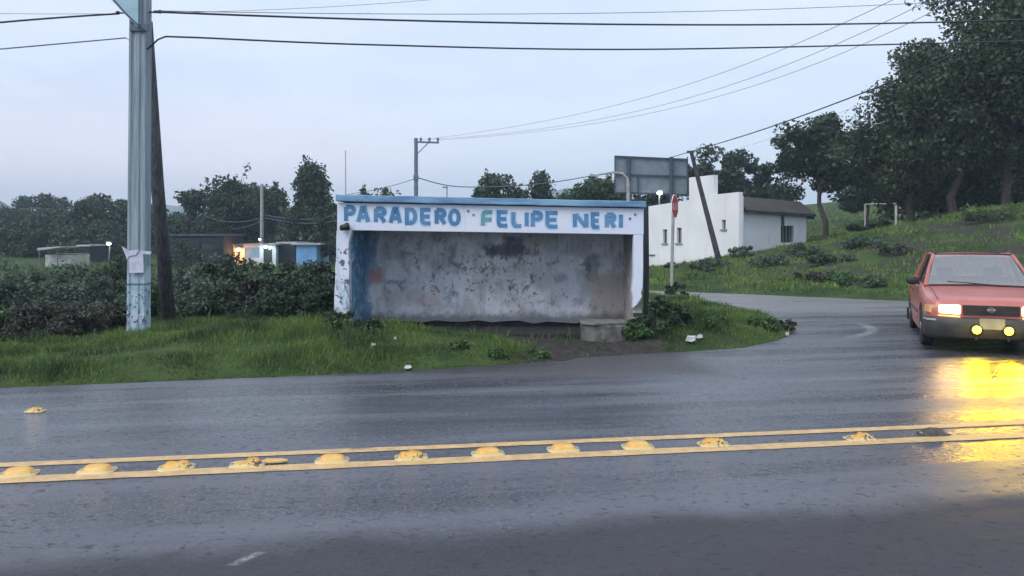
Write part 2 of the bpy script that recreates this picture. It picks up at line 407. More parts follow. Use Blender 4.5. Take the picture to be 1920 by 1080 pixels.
for i,(px,py,wn) in enumerate([(35,882,.3),(182,876,.35),(331,870,.7),(464,864,.9),(623,857,.1),(771,851,.8),(915,844,.15),(1056,836,.05),(1196,831,.2),(1338,826,.9),(1612,815,1.0),(1750,806,1.9)]):
    lane_bump(px,py,i,wn,bl[i],mat=(simple('rubber stained',(.07,.06,.055),.5,.5,20) if i==11 else None), broken=i in(3,10))
lane_bump(67,763,14,.9,'lone small yellow lane bump lying in the far lane at the left',.72)
mb=MB(); X,Y,_=P(517,0,CH*F/(868-HZ)); rng=random.Random(5)
mb.prism([(X-.10,Y-.03),(X-.04,Y-.05),(X+.05,Y-.035),(X+.1,Y),(X+.04,Y+.04),(X-.03,Y+.03),(X-.08,Y+.035)],.009,.026,'z')
o=obj('bump_fragment',mb,bumpmat(20,.5),loc=(X,Y,.009),bevel=.004); tag(o,'flat yellow fragment broken off the lane bump at its left','fragment')

# ------------------------------------------------------------------ vegetation
def leaves(rng, cent, size, aspect=.55, droop=0):
    k = len(cent)
    a = rng.normal(size=(k,3)); a /= np.linalg.norm(a,axis=1,keepdims=True)
    b = rng.normal(size=(k,3)); b -= (b*a).sum(1,keepdims=True)*a; b /= np.linalg.norm(b,axis=1,keepdims=True)
    s = size*rng.uniform(.55,1.35,(k,1))
    V = np.stack([cent-a*s*.5, cent+b*s*aspect*.5, cent+a*s*.5, cent-b*s*aspect*.5],1)
    return V.reshape(-1,3)
def plant(name, loc, label, cat, mat, h, rx, ry, nl, size, seed, shape='round', trunk=.12, base=.25, ncl=26, clr=.28, group=None, lean=0, limbs=8, bark='bark', tips=0, top=(0,0)):
    """tree or bush: loc = base on the ground, h = full height, crown from base*h upward"""
    rng = np.random.default_rng(seed)
    t = empty(name, loc, label, cat, group)
    zb = base*h; hh = h-zb
    cl=[]
    while len(cl)<ncl:
        p = rng.uniform(-1,1,3)
        r = np.linalg.norm(p)
        if shape=='round':
            if r>1 or r<.35: continue
            q = np.array([p[0]*rx,p[1]*ry,zb+hh*(.5+.5*p[2])])
        elif shape=='cone':
            z_ = rng.uniform(0,1)**1.15; rad=(1-z_)**.75*(.75+.25*math.sin(z_*19)); a=rng.uniform(0,6.28); rr_=rad*math.sqrt(rng.uniform(.15,1))
            q = np.array([rr_*math.cos(a)*rx,rr_*math.sin(a)*ry,zb+hh*z_*.96])
        elif shape=='dome':
            if r>1 or r<.3: continue
            q = np.array([p[0]*rx,p[1]*ry,max(.04*h, h*(.1+.95*abs(p[2])**.8))])
        elif shape=='ragged':
            if r>1 or r<.25: continue
            f_ = rng.uniform(.75,1.2)
            q = np.array([p[0]*rx*f_,p[1]*ry*f_,zb+hh*(.5+.52*p[2]*f_)])
        q[0]+= top[0]*(q[2]/h); cl.append(q)
    cl = np.array(cl)
    wgt = rng.uniform(.4,1.6,ncl); wgt/=wgt.sum()
    ci = rng.choice(ncl, nl, p=wgt)
    cr = clr*(rx+ry+hh/2)/2.5
    offs = rng.normal(size=(nl,3)); offs/= np.maximum(1e-6,np.linalg.norm(offs,axis=1,keepdims=True)); offs*= rng.uniform(0,1,(nl,1))**.45
    crs = cr*rng.uniform(.6,1.3,ncl)[ci][:,None]
    cent = cl[ci]+offs*crs*np.array([1,1,.75])
    if tips:
        # thin twigs reaching past the crown outline
        ti = rng.choice(ncl, tips); d_ = cl[ti]-np.array([0,0,zb+hh*.35]); d_/=np.linalg.norm(d_,axis=1,keepdims=True)
        d_+=rng.normal(size=d_.shape)*.25
        tl=[]
        for j in range(tips):
            L_=cr*rng.uniform(.8,1.25)
            for q in range(26): tl.append(cl[ti[j]]+d_[j]*L_*rng.uniform(.35,1)+rng.normal(size=3)*size*.35)
        cent=np.vstack([cent,np.array(tl)])
    cent[:,2] = np.maximum(cent[:,2], .02*h)
    fastmesh('crown' if trunk else 'foliage', leaves(rng,cent,size), 4, M[mat], t)
    mb = MB()
    tr = trunk if trunk else .025
    th = zb+hh*(.55 if shape!='cone' else .9)
    sx = lean; pts=[]; rd=[]
    wob = rng.uniform(-1,1,(6,2))*tr*.9
    for i in range(6):
        s_=i/5; pts.append((lean*s_**1.3+wob[i][0]*(i>0)+top[0]*s_*th/h, wob[i][1]*(i>0), -.15+(th+.15)*s_)); rd.append(tr*(1-.65*s_))
    mb.tube(pts, rd, 8)
    for j in range(min(limbs,ncl)):
        s_ = rng.uniform(.35,.95); k_=int(s_*5); p0=Vector(pts[k_]).lerp(Vector(pts[min(5,k_+1)]),s_*5-k_)
        p1=Vector(cl[j]); mid=p0.lerp(p1,.5)+Vector((0,0,.08*h))*rng.uniform(0,1)
        r0=tr*.45*(1-.4*s_); mb.tube([p0,mid,p1],[r0,r0*.6,r0*.2],6)
    obj('trunk' if trunk else 'stem', mb, M[bark], t, local=True)
    return t
def tree(px, pytop, d, w, label, seed, mat='leaf_dark', shape='round', base=.25, nl=4200, size=.26, name='tree', tw=None, pyb=None, z=None, **k):
    w*=1.22; nl=int(nl*1.7); size*=1.25; k.setdefault('clr',.36)
    X,Y,Zt = P(px,pytop,d)
    Z0 = z1(X,Y) if z is None else z
    h = Zt-Z0; rx = w/F*d/2
    return plant(name,(X,Y,Z0-.02),label,'tree',mat,h,rx,rx*.9,nl,size,seed,shape,trunk=tw or max(.09,h*.02),base=base,**k)

G='trees across the valley at the left'
tree(15,392,95,110,'dark rounded tree at the left frame edge below the hill',11,shape='round',base=.05,nl=5000,size=.34,group=G)
tree(83,368,105,72,'small domed tree rising above the hill line at the far left',12,shape='round',base=.3,nl=3500,size=.32,group=G)
tree(120,400,88,120,'low dark tree behind the white metal shed',13,shape='round',base=.05,nl=5000,size=.32,group=G)
tree(186,361,80,112,'broad round-topped tree left of the big pole',14,shape='round',base=.12,nl=7500,size=.3,group=G)
tree(238,378,76,90,'ragged tree hidden partly by the big concrete pole',15,shape='ragged',base=.1,nl=4500,size=.28,group=G,tips=14)
tree(50,425,72,110,'lowest dark tree above the green field at the left',16,shape='round',base=.03,nl=5000,size=.26,group=G)
tree(168,425,70,130,'dark tree behind the small white slab roof',22,shape='round',base=.03,nl=5000,size=.26,group=G)
tree(325,402,82,120,'low bluish tree between the leaning pole and the arm pole',17,shape='round',base=.05,nl=5000,size=.3,group=G)
tree(432,338,70,128,'tall spreading tree with sky gaps in its crown above the dark shed',18,shape='ragged',base=.2,nl=8000,size=.27,group=G,tips=26)
tree(505,352,72,52,'thin ragged tree right behind the concrete pole above the shop',19,shape='ragged',base=.3,nl=1800,size=.27,group=G,tips=22)
tree(470,415,78,140,'wide low tree mass behind the lit shop',20,shape='round',base=.03,nl=5000,size=.28,group=G)
tree(584,306,66,132,'tall dark conical tree above the grey block house',21,shape='cone',base=.08,nl=9000,size=.26,group=G,ncl=80,clr=.24,tips=14)
tree(618,370,62,50,'narrow dark tree against the left edge of the shelter roof',23,shape='ragged',base=.1,nl=2600,size=.24,group=G)
tree(710,348,58,80,'sparse tree whose twigs show just over the shelter roof at its left end',24,shape='ragged',base=.2,nl=2200,size=.22,group=G,tips=16)
G='treetops over the shelter roof'
tree(900,346,62,34,'small pointed treetop over the shelter roof, left of the double one',25,shape='cone',base=.1,nl=1500,size=.24,group=G)
tree(920,328,60,52,'pointed treetop of the double tree over the shelter roof',26,shape='cone',base=.1,nl=2500,size=.24,group=G,tips=8)
tree(952,334,60,62,'broad ragged treetop over the middle of the shelter roof',27,shape='ragged',base=.1,nl=2800,size=.24,group=G,tips=12)
tree(1014,322,60,64,'dense twin-tipped treetop over the shelter roof',28,shape='cone',base=.1,nl=4200,size=.24,group=G)
tree(1112,300,56,90,'leafy ragged tree left of the large sign back',29,shape='ragged',base=.15,nl=3800,size=.24,group=G,tips=22,mat='leaf_mid')
G='trees behind the white house and on the bank'
tree(1222,352,60,110,'dark tree behind the lower half of the large sign back',30,shape='round',base=.1,nl=4000,size=.25,group=G)
tree(1330,288,58,88,'spreading tree behind the raised part of the white house',31,shape='ragged',base=.2,nl=4500,size=.25,group=G,tips=22)
tree(1388,282,60,76,'tree with thin upright twigs behind the dark tiled roof',32,shape='ragged',base=.2,nl=4200,size=.25,group=G,tips=24)
tree(1440,345,62,100,'low dark tree above the ridge of the tiled roof',33,shape='round',base=.05,nl=4200,size=.25,group=G)
tree(1548,203,44,150,'dark standalone tree with a bare forked trunk beside the tiled house',34,shape='ragged',top=(-.9,0),base=.3,nl=11000,size=.17,group=G,tips=34,tw=.16,ncl=52,clr=.26,mat='leaf_dark')
tree(1626,275,56,84,'rounded tree between the standalone tree and the wood',35,shape='round',base=.15,nl=5500,size=.25,group=G)
G='tall trees of the wood on the right bank'
kw=dict(group=G,ncl=70,clr=.3,mat='leaf_oak',tw=.22)
tree(1712,140,40,180,'leftmost tall tree of the wood on the bank',36,shape='ragged',base=.12,nl=13000,size=.17,tips=24,**kw)
tree(1790,78,38,210,'tall tree of the wood with sky gaps near its top',37,shape='ragged',base=.14,nl=13000,size=.17,tips=30,**kw)
tree(1885,-90,37,280,'tallest dark tree of the wood reaching the top frame edge',38,shape='ragged',base=.2,nl=18000,size=.18,tips=30,**kw)
tree(1985,-80,35,300,'tall tree of the wood cut by the right frame edge',39,shape='ragged',base=.18,nl=16000,size=.18,**kw)
tree(1850,130,44,260,'dark tree deep in the wood behind the taller trunks',40,shape='round',base=.15,nl=12000,size=.2,**kw)
tree(1730,235,45,200,'low dark tree filling the wood behind the goal post',41,shape='round',base=.1,nl=10000,size=.2,**kw)
tree(1910,220,42,240,'low dark tree filling the wood at the right frame edge',43,shape='round',base=.05,nl=10000,size=.2,**kw)

# thicket of bushes on the left
def bush(px, pyt, pyb, d, w, label, seed, mat='leaf_grey', nl=3600, size=.10, group='bushes of the thicket on the left', shape='dome', name='bush', **k):
    X,Y,Zt = P(px,pyt,d); Z0=min(z1(X,Y), P(px,pyb,d)[2]); rx=w/F*d/2; Zt+=.16
    return plant(name,(X,Y,Z0-.03),label,'bush',mat,max(.25,Zt-Z0),rx,rx*.85,nl,size,seed,shape,trunk=0,base=.0,limbs=7,group=group,**k)
B=[(40,502,27,150,'grey-green bush at the left frame edge, highest of the thicket there','leaf_grey'),
(150,506,26,150,'bush of the thicket below the white metal shed','leaf_grey'),
(235,500,25,110,'bush directly behind the big concrete pole','leaf_dark'),
(340,505,24,120,'bush of the thicket right behind the leaning pole','leaf_grey'),
(430,488,22,140,'tall bush of the thicket in front of the lit shop','leaf_grey'),
(520,505,23,120,'bush of the thicket in front of the blue wall','leaf_dark'),
(600,520,22,100,'bush against the left side of the shelter','leaf_dark'),
(15,545,19,130,'dark bush low at the left frame edge','leaf_dark'),
(110,540,19,130,'leafy bush above the rounded front shrub','leaf_grey'),
(205,545,18,110,'bush of the thicket left of the pole base','leaf_grey'),
(300,545,18.5,90,'dark bush between the two pole bases','leaf_dark'),
(385,540,18,110,'pale bush right of the leaning pole','leaf_grey'),
(455,525,17.5,120,'broad dark bush in the middle of the thicket','leaf_dark'),
(545,530,17,120,'dark-leaved bush nearest the shelter end of the thicket','leaf_dark'),
(612,548,16.5,60,'small bush touching the painted shelter pillar','leaf_dark'),
(345,575,16.5,70,'low bush at the foot of the leaning pole','leaf_mid'),
(505,565,15.8,120,'low bush just behind the grass mound','leaf_dark')]
B+=[(70,522,22,70,'lighter green bush rising from the thicket at the far left','leaf_mid'),(265,535,16.5,60,'light bush peeping between the big pole and the timber pole','leaf_mid'),(400,500,20,60,'upright light bush of the thicket right of the timber pole','leaf_mid'),
(480,548,16.2,70,'brownish dry bush in the middle of the thicket','dry'),(570,560,15.8,60,'light green bush low by the shelter pillar','leaf_mid'),(150,572,15.5,70,'pale-leaved bush just above the front shrubs','leaf_grey'),(345,462,50,60,'rough dark bush before the long dark shed','leaf_dark'),(20,588,15,70,'low pale weedy bush at the left frame edge','leaf_weed')]
for i,(px,pt,d,w,l,mt) in enumerate(B): bush(px,pt+[0,7,-5,10,-3,5,-7][i%7],600 if d<40 else 490,d,w*1.15,l,100+i,mt,nl=4200 if d<20 else 3200,size=.085 if d<20 else .12,ncl=34,clr=.3)
bush(82,588,655,13.6,120,'rounded twiggy dark shrub in front of the thicket at the left','120','dry'.replace('dry','dry'),nl=8000,size=.07,group=None,ncl=50,clr=.35) if False else None
G='twiggy rounded shrubs in front of the thicket'
plant('shrub',(P(78,0,13.4)[0],13.4,z1(P(78,0,13.4)[0],13.4)-.03),'rounded twiggy dark shrub farthest left in front of the thicket','shrub','dry',.62,.52,.5,8500,.06,130,'dome',trunk=0,base=0,ncl=60,clr=.3,limbs=20,group=G)
plant('shrub',(P(140,0,13.0)[0],13.0,z1(P(140,0,13)[0],13.0)-.03),'bluish twiggy shrub just left of the pole base','shrub','dry',.50,.42,.4,6500,.06,131,'dome',trunk=0,base=0,ncl=50,clr=.3,limbs=20,group=G)
plant('shrub',(P(205,0,13.3)[0],13.3,z1(P(205,0,13.3)[0],13.3)-.03),'dry brownish shrub touching the pole base','shrub','dry',.45,.4,.4,5000,.06,132,'dome',trunk=0,base=0,ncl=40,clr=.3,limbs=20,group=G)

# leafy weeds
def weed(px, d, h, r, label, seed, mat='leaf_weed', nl=900, size=.06, name='weed_plant', group='weeds along the verge'):
    X=P(px,0,d)[0]
    return plant(name,(X,d,z1(X,d)-.02),label,'plant',mat,h,r,r*.9,nl,size,seed,'dome',trunk=0,base=0,ncl=14,clr=.3,limbs=10,group=group)
weed(1228,12.5,.60,.40,'large leafy green bush at the broken right pillar of the shelter',140,nl=5200,size=.075,mat='leaf_mid',group=None,name='leafy_bush')
weed(1190,12.15,.26,.22,'low leafy weed between concrete step and leafy bush',141,nl=1400)
weed(1268,22.3,.42,.34,'dark tuft of weed at the foot of the stop sign',142,nl=1400,mat='leaf_dark',size=.07)
weed(1275,13.2,.4,.3,'leafy weed right behind the large leafy bush',143,nl=2000,mat='leaf_mid')
weed(860,10.9,.15,.14,'small leafy weed in the grass before the shelter middle',144,nl=450)
weed(930,10.75,.12,.16,'flat leafy weed in the grass below the dark soot patch',145,nl=400)
weed(700,11.6,.2,.22,'bushy weed under the red graffiti of the shelter',146,nl=900,mat='leaf_mid')
weed(640,11.9,.22,.28,'dark clump of weed at the foot of the painted pillar',147,nl=1300,mat='leaf_mid')
weed(1010,10.9,.12,.16,'low weed on the verge near the concrete step',148,nl=350)
weed(1340,13.3,.2,.3,'broad-leaved weed in the middle of the grass island',149,nl=900)
weed(1430,13.6,.2,.28,'yellow-green weed near the tip of the grass island',150,nl=900)
weed(1475,14.1,.22,.18,'dark scrubby weed at the very tip of the grass island',151,nl=900,mat='dry')
bank=[(1330,29.5,.5,.8,'low dark bush below the leaning pole on the bank','leaf_dark'),(1400,31.5,.55,.7,'bush on the bank crest below the grey white wall','leaf_grey'),(1440,28.5,.5,.8,'grey-leaved weed on the bank face','leaf_grey'),
(1505,29.5,.6,.9,'bushy weed on the upper bank below the house window','leaf_grey'),(1560,27,.45,.8,'dark weed at mid height of the bank','leaf_mid'),(1530,24.5,.35,.7,'dry pale weed low on the bank above the side road','dry'),
(1575,23.8,.3,.6,'pale grassy clump beside the side road','leaf_weed'),(1625,29,.5,.8,'bush on the bank under the goal','leaf_dark'),(1680,27,.5,.7,'weed on the bank left of the red car roof','dry'),
(1610,50,.9,1.0,'round bush on the field left of the goal post','leaf_dark'),(1660,47,.8,1.3,'dark bush on the field at the goal post','leaf_dark'),(1740,34,.6,.9,'bush at the foot of the wood above the car','leaf_dark'),
(1860,30,.6,1.2,'low bush on the slope above the car roof','leaf_oak'),(1620,22.5,.28,.7,'dark clump at the foot of the bank left of the car','leaf_mid'),(1270,32,.4,.5,'small dark bush at the bottom of the white wall','leaf_dark')]
for i,(px,d,h,r,l,mt) in enumerate(bank): weed(px,d,h*.6,r,l,160+i,'leaf_grey' if mt=='leaf_dark' and d<34 else mt,nl=1500,size=.10 if d<35 else .16,name='bank_bush',group='bushes on the right bank')

# grass
def grass(name, label, boxes, dens, hmin, hmax, w, seed, mat, cond):
    rng=np.random.default_rng(seed); out=[]
    for (x0,x1,y0,y1) in boxes:
        k=int((x1-x0)*(y1-y0)*dens); X=rng.uniform(x0,x1,k); Y=rng.uniform(y0,y1,k)
        # clumping
        cl=np.sin(X*2.9+np.sin(Y*2.1)*2)*np.sin(Y*3.3+np.sin(X*1.7)*2)
        keep=(sdist(X,Y)>-.04*rng.uniform(-1,1.2,k)) & cond(X,Y,rng) & (rng.uniform(0,1,k)<.8+.2*cl)
        keep&=~((X>8.5)&(X<19)&(Y>24)&(Y<31.5)&(np.sin(X*.9+Y*.5)*np.sin(Y*.8-X*.35)>.25)&(rng.uniform(0,1,k)<.92))
        X,Y,cl=X[keep],Y[keep],cl[keep]; k=len(X); Z=zt(X,Y)-.01
        edge=np.clip(sdist(X,Y)/.35,.6,1)
        h=rng.uniform(hmin,hmax,k)*(1+.75*cl)*edge*(1+.45*np.sin(X*1.1+2*np.sin(Y*.9))*np.sin(Y*1.9+X*.6)); a=rng.uniform(0,6.28,k); ww=w*rng.uniform(.6,1.4,k)
        b=a+rng.normal(0,1.2,k)+1.57; ln=h*rng.uniform(.15,.9,k)
        ca,sa=np.cos(a)*ww/2,np.sin(a)*ww/2; dx,dy=np.cos(b)*ln,np.sin(b)*ln
        p0=np.stack([X-ca,Y-sa,Z],1); p1=np.stack([X+ca,Y+sa,Z],1)
        p2=np.stack([X+ca*.7+dx*.35,Y+sa*.7+dy*.35,Z+h*.6],1); p3=np.stack([X-ca*.7+dx*.35,Y-sa*.7+dy*.35,Z+h*.6],1)
        p4=np.stack([X+dx,Y+dy,Z+h*.95],1); p5=p4+np.stack([ca*.2,sa*.2,np.zeros(k)],1)
        out.append(np.stack([p0,p1,p2,p3, p3,p2,p5,p4],1).reshape(-1,3))
    o=fastmesh(name,np.vstack(out),4,mat); tag(o,label,None,kind='stuff'); return o
n=N('grass blades'); g=n.nd('ShaderNodeNewGeometry'); r=g.outputs['Random Per Island']; a=n.noise(1.1,4)
c=n.mix(n.mr(a,.35,.65),(.022,.055,.020),(.15,.24,.055)); c=n.mix(n.ma('MULTIPLY',r,.45),c,(.05,.10,.03)); c=n.mix(n.mr(r,.9,.93,0,.7),c,(.25,.22,.11))
n.col(c); n.ro(.6); n.b.inputs['Specular IOR Level'].default_value=.25
tr=n.nd('ShaderNodeBsdfTranslucent'); n.L(c,tr.inputs[0]); mx=n.nd('ShaderNodeMixShader'); mx.inputs[0].default_value=.3
n.L(n.b.outputs[0],mx.inputs[1]); n.L(tr.outputs[0],mx.inputs[2]); n.L(mx.outputs[0],n.out.inputs[0]); gm=n.m
n=N('bank grass blades'); g=n.nd('ShaderNodeNewGeometry'); r=g.outputs['Random Per Island']; a=n.noise(.55,4)
c=n.mix(n.mr(a,.35,.65),(.05,.095,.025),(.16,.24,.055)); c=n.mix(n.ma('MULTIPLY',r,.45),c,(.09,.13,.035)); c=n.mix(n.mr(r,.93,.96,0,.6),c,(.22,.19,.10)); n.col(c); n.ro(.7); n.b.inputs['Specular IOR Level'].default_value=.2; gbm=n.m
def dirtfree(X,Y,rng):
    dd=((X>.35)&(X<2.25)&(Y<12.7)&(Y>10.2)) | ((X>-2.7)&(X<2.1)&(Y>12.42)&(Y<14.1)) | ((X>-.9)&(X<2.3)&(Y>11.75)&(Y<12.5))
    return ~dd | (rng.uniform(0,1,len(X))<.05)
grass('grass','green grass on the verge before the shelter',[(-14,2.4,7.2,16.5)],1100,.04,.125,.011,1,gm,dirtfree)
grass('grass','green grass on the island right of the shelter',[(1.7,5.5,11.3,22.8)],900,.04,.11,.012,2,gm,lambda X,Y,r:(X>2.2)|(Y>14.2))
grass('grass','rough grass on the bank and the field edge',[(3.5,40,18,40)],120,.05,.13,.032,3,gbm,lambda X,Y,r:(X>6)|(Y<32))
grass('grass','rough grass below the thicket and around the far houses',[(-34,-1,16.5,60)],22,.12,.38,.05,4,gm,lambda X,Y,r:np.ones(len(X),bool))
grass('grass','short grass of the sports field',[(8,60,40,95)],10,.06,.14,.10,5,gbm,lambda X,Y,r:(X<60)&((X>15)|(Y>46)))

# ------------------------------------------------------------------ bus shelter
SH=(-.35,12.5,.12)
sh=empty('bus_shelter',SH,'white and blue painted concrete bus shelter with an open front and peeling graffitied walls','bus shelter')
def SX(px,d=12.5): return (px-960)/F*d
def SZ(py,d=12.5): return CH-(py-HZ)/F*d
# painted front (beam and pillars)
def frontmat(name, light=(.70,.72,.78), pillar=False):
    n=N(name); x,y,z=n.xyz(); a=n.noise(1.6,5); b=n.noise(9,6,rough=.7)
    c=n.mix(n.mr(a,.3,.7),light,(.62,.68,.80)); c=n.mix(n.mr(b,.58,.75,0,.5),c,(.42,.44,.50))
    if pillar:
        st=n.noise(5,5,v=n.mp((2.2,1,.9))); low=n.mr(z,1.3,.6)
        c=n.mix(n.ma('MULTIPLY',n.mr(st,.5,.62),n.ma('MULTIPLY',low,.75)),c,(.12,.16,.22))
        c=n.mix(n.ma('MULTIPLY',n.mr(n.noise(3,4,v=n.mp((3,1,.6))),.50,.6),.5),c,(.22,.42,.55)); c=n.mix(n.ma('MULTIPLY',n.mr(n.noise(11,4,v=n.mp((1,1,.8)),dist=.8),.56,.6),n.mr(z,1.5,1.3)),c,(.10,.13,.2))
        c=n.mix(n.mr(z,.55,.25,0,.5),c,(.45,.50,.46))
    else:
        dr=n.noise(1,4,v=n.mp((14,1,.8))); c=n.mix(n.mr(dr,.55,.75,0,.3),c,(.40,.46,.55))
    n.col(c); n.ro(.75); n.bump(b,.25,.01); return n.m
fm=frontmat('shelter beam paint'); pm=frontmat('shelter pillar paint',pillar=True)
# beam with slightly falling line
mb=MB(); mb.prism([(SX(632),SZ(380)),(SX(1207),SZ(391)),(SX(1207),SZ(440)),(SX(632),SZ(431.5))],12.5,12.66); beam=obj('beam',mb,fm,sh,bevel=.008)
# lettering strokes
PX=1/120.0
def stroke(mb,pts,w,y,closed=False):
    pts=[Vector((p[0],p[1])) for p in pts]; n_=len(pts); L_=[];R_=[]
    for i in range(n_):
        if closed: a,b=pts[i-1],pts[(i+1)%n_]; d0=(pts[i]-pts[i-1]).normalized(); d1=(pts[(i+1)%n_]-pts[i]).normalized()
        else:
            d0=(pts[i]-pts[i-1]).normalized() if i else (pts[1]-pts[0]).normalized()
            d1=(pts[i+1]-pts[i]).normalized() if i<n_-1 else d0
        t=(d0+d1).normalized(); nn=Vector((-t.y,t.x)); k=1/max(.5,nn.dot(Vector((-d0.y,d0.x))))
        L_.append(pts[i]+nn*w/2*k); R_.append(pts[i]-nn*w/2*k)
    # drop quads slightly above each other to avoid coplanar overlap
    v=[(p.x,y,p.y) for p in L_]+[(p.x,y,p.y) for p in R_]+[(p.x,12.5,p.y) for p in L_]+[(p.x,12.5,p.y) for p in R_]
    m_=n_ if closed else n_-1; f=[]
    for i in range(m_):
        j=(i+1)%n_; f.append((i,j,n_+j,n_+i)); f.append((i,j,2*n_+j,2*n_+i)); f.append((n_+i,n_+j,3*n_+j,3*n_+i))
    mb.add(v,f)
def arcp(cx,cy,rx,ry,a0,a1,k=8): return [(cx+rx*math.cos(R(a0+(a1-a0)*i/k)),cy+ry*math.sin(R(a0+(a1-a0)*i/k))) for i in range(k+1)]
W_=.16
GL={ # unit box, stroke centre lines
'P':[[(0,0),(0,1)],[(0,1)]+arcp(.55,.76,.45,.24,90,-90)+[(0,.52)]],
'A':[[(0,0),(.38,1),(.62,1),(1,0)],[(.2,.34),(.8,.34)]],
'R':[[(0,0),(0,1)],[(0,1)]+arcp(.55,.76,.42,.24,90,-90)+[(0,.52)],[(.45,.5),(1,0)]],
'D':[[(0,0),(0,1),(.45,1)]+arcp(.45,.5,.55,.5,90,-90)[1:-1]+[(.45,0)]],
'E':[[(1,1),(.0,1),(0,.25)]+arcp(.28,.25,.28,.25,180,270,4)[1:]+[(1,0)],[(0,.5),(.9,.5)]],
'O':[arcp(.5,.5,.5,.5,0,345,23)],
'F':[[(1,1),(.35,1)]+arcp(.35,.7,.3,.3,90,180,4)[1:]+[(.03,0)],[(.03,.45),(.9,.45)]],
'L':[[(0,1),(0,.3)]+arcp(.3,.3,.3,.3,180,270,4)[1:]+[(1,0)]],
'I':[[(.5,0),(.5,1)]],
'N':[[(0,0),(0,1)],[(.06,.97),(.94,.03)],[(1,0),(1,1)]]}
LT=[('P',645,667.5,384,418),('A',668,694,386,419.5),('R',701,725,387,420),('A',728.5,754,388,421.5),('D',759,782.5,389,421.8),('E',787.5,811,389.5,422.5),('R',815,837.5,390,423.3),('O',840,864,391,424),
('F',901,927,394,426.5),('E',931,955,394,427),('L',958.5,981,394,427.5),('I',984,991,394.5,427.8),('P',995,1018.5,395,428.5),('E',1022.5,1049,395.5,428.7),('N',1074,1103,397,429.5),('E',1107.5,1127.5,397.7,429.8),('R',1134,1156,398.3,430),('I',1160.5,1167.5,398.5,430.3)]
tm=N('blue lettering'); x,y,z=tm.xyz(); a=tm.noise(3,5); c=tm.mix(tm.mr(a,.35,.65),(.055,.17,.34),(.12,.26,.44)); c=tm.mix(tm.mr(tm.noise(22,5),.6,.75,0,.5),c,(.45,.55,.68)); tm.col(c); tm.ro(.7)
fgm=N('green lettering'); x,y,z=fgm.xyz(); fgm.col(fgm.mix(fgm.mr(fgm.noise(6,4),.4,.65),(.10,.26,.27),(.17,.33,.36))); fgm.ro(.7)
hm_=N('pale blue halo'); hm_.col(hm_.mix(hm_.mr(hm_.noise(5,4),.35,.65),(.40,.60,.80),(.55,.68,.82))); hm_.ro(.75)
mb=MB(); mg=MB(); mh=MB(); yo=0
for i,(ch,x0,x1,y0,y1) in enumerate(LT):
    w=.064; X0,X1=SX(x0)+w/2,SX(x1)-w/2; Zt_,Zb=SZ(y0)-w/2,SZ(y1)+w/2
    for q,s_ in enumerate(GL[ch]):
        pts=[(X0+p[0]*(X1-X0),Zb+p[1]*(Zt_-Zb)) for p in s_]
        if q==0: ml=MB()
        stroke(ml,pts,w,12.494-.0012*q,closed=(ch in 'OD' and q==0))
        stroke(mh,pts,w*1.75,12.4985-.0003*q-.0011*(i%2),closed=False)
    lo_=obj('letter',ml,fgm.m if ch=='F' else tm.m,beam)
    if ch=='F': lo_['label']='greenish letter F'
def dot(mb_,px,py,r):
    m0=MB(); m0.prism([(SX(px)+r*math.cos(k*1.05),SZ(py)+r*math.sin(k*1.05)) for k in range(6)],12.494,12.5); obj('quote_mark',m0,fgm.m if mb_ is mg else tm.m,beam)
for px,py in ((878,396),): dot(mb,px,py,.024)
for px,py in ((888,403),): dot(mg,px,py,.022)
for px,py in ((1181,410),(1191,402.5)): dot(mb,px,py,.024)
obj('letter_halo',mh,hm_.m,beam)
# fix: these are sub-parts of beam whose location is zero; shift was computed from both parents
# roof slab, blue edge
n=N('blue roof edge'); x,y,z=n.xyz(); a=n.noise(2,5,v=n.mp((.6,1,3))); c=n.mix(n.mr(a,.35,.65),(.10,.21,.36),(.20,.38,.52)); c=n.mix(n.mr(n.noise(3.5,6,v=n.mp((.7,1,2)),rough=.7),.56,.66,0,.7),c,(.13,.17,.27)); n.col(c); n.ro(.6); n.bump(n.noise(7,5),.5,.02); rm=n.m
rng=random.Random(4); top=[];bot=[]
for i in range(25):
    t_=i/24; px=629+(1212-629)*t_; top.append((SX(px,12.42),SZ(364.5+13*t_+rng.uniform(-.5,.5),12.42))); bot.append((SX(px,12.42),SZ(377.5+11.5*t_+rng.uniform(-.6,.6),12.42)))
mb=MB(); mb.prism(top+bot[::-1],12.42,14.05); obj('roof',mb,rm,sh,bevel=.01)
# walls
n=N('peeling wall paint'); x,y,z=n.xyz()   # x from -2.4..2.25 about centre, z above base
wob=n.ma('MULTIPLY',n.ma('SUBTRACT',n.noise(3.5,5,rough=.7),.5),.55); wob2=n.ma('MULTIPLY',n.ma('SUBTRACT',n.noise(8,5,rough=.7),.5),.3)
a=n.noise(1.3,5); b=n.noise(6,6,rough=.7)
c=n.mix(n.mr(a,.35,.65),(.50,.54,.61),(.70,.72,.77))
c=n.mix(n.mr(n.noise(2.2,5),.45,.65,0,.55),c,(.25,.27,.28))
c=n.mix(n.mr(n.noise(.9,3),.5,.7,0,.35),c,(.44,.36,.33))     # warm stain
mid=n.ma('MULTIPLY', n.rect(x,z,-1.9,2.0,.45,1.5,.3,wob), 1)
ch_=n.mr(n.noise(5.5,6,v=n.mp((1,1,.8)),rough=.72,dist=.4),.56,.60)
c=n.mix(n.ma('MULTIPLY',n.ma('MULTIPLY',ch_,mid),.7),c,(.11,.125,.15))
dr=n.mr(n.noise(2.6,5,v=n.mp((2.4,1,.5)),rough=.6),.56,.66)
c=n.mix(n.ma('MULTIPLY',n.ma('MULTIPLY',dr,n.mr(z,.9,1.3)),.5),c,(.13,.15,.17))
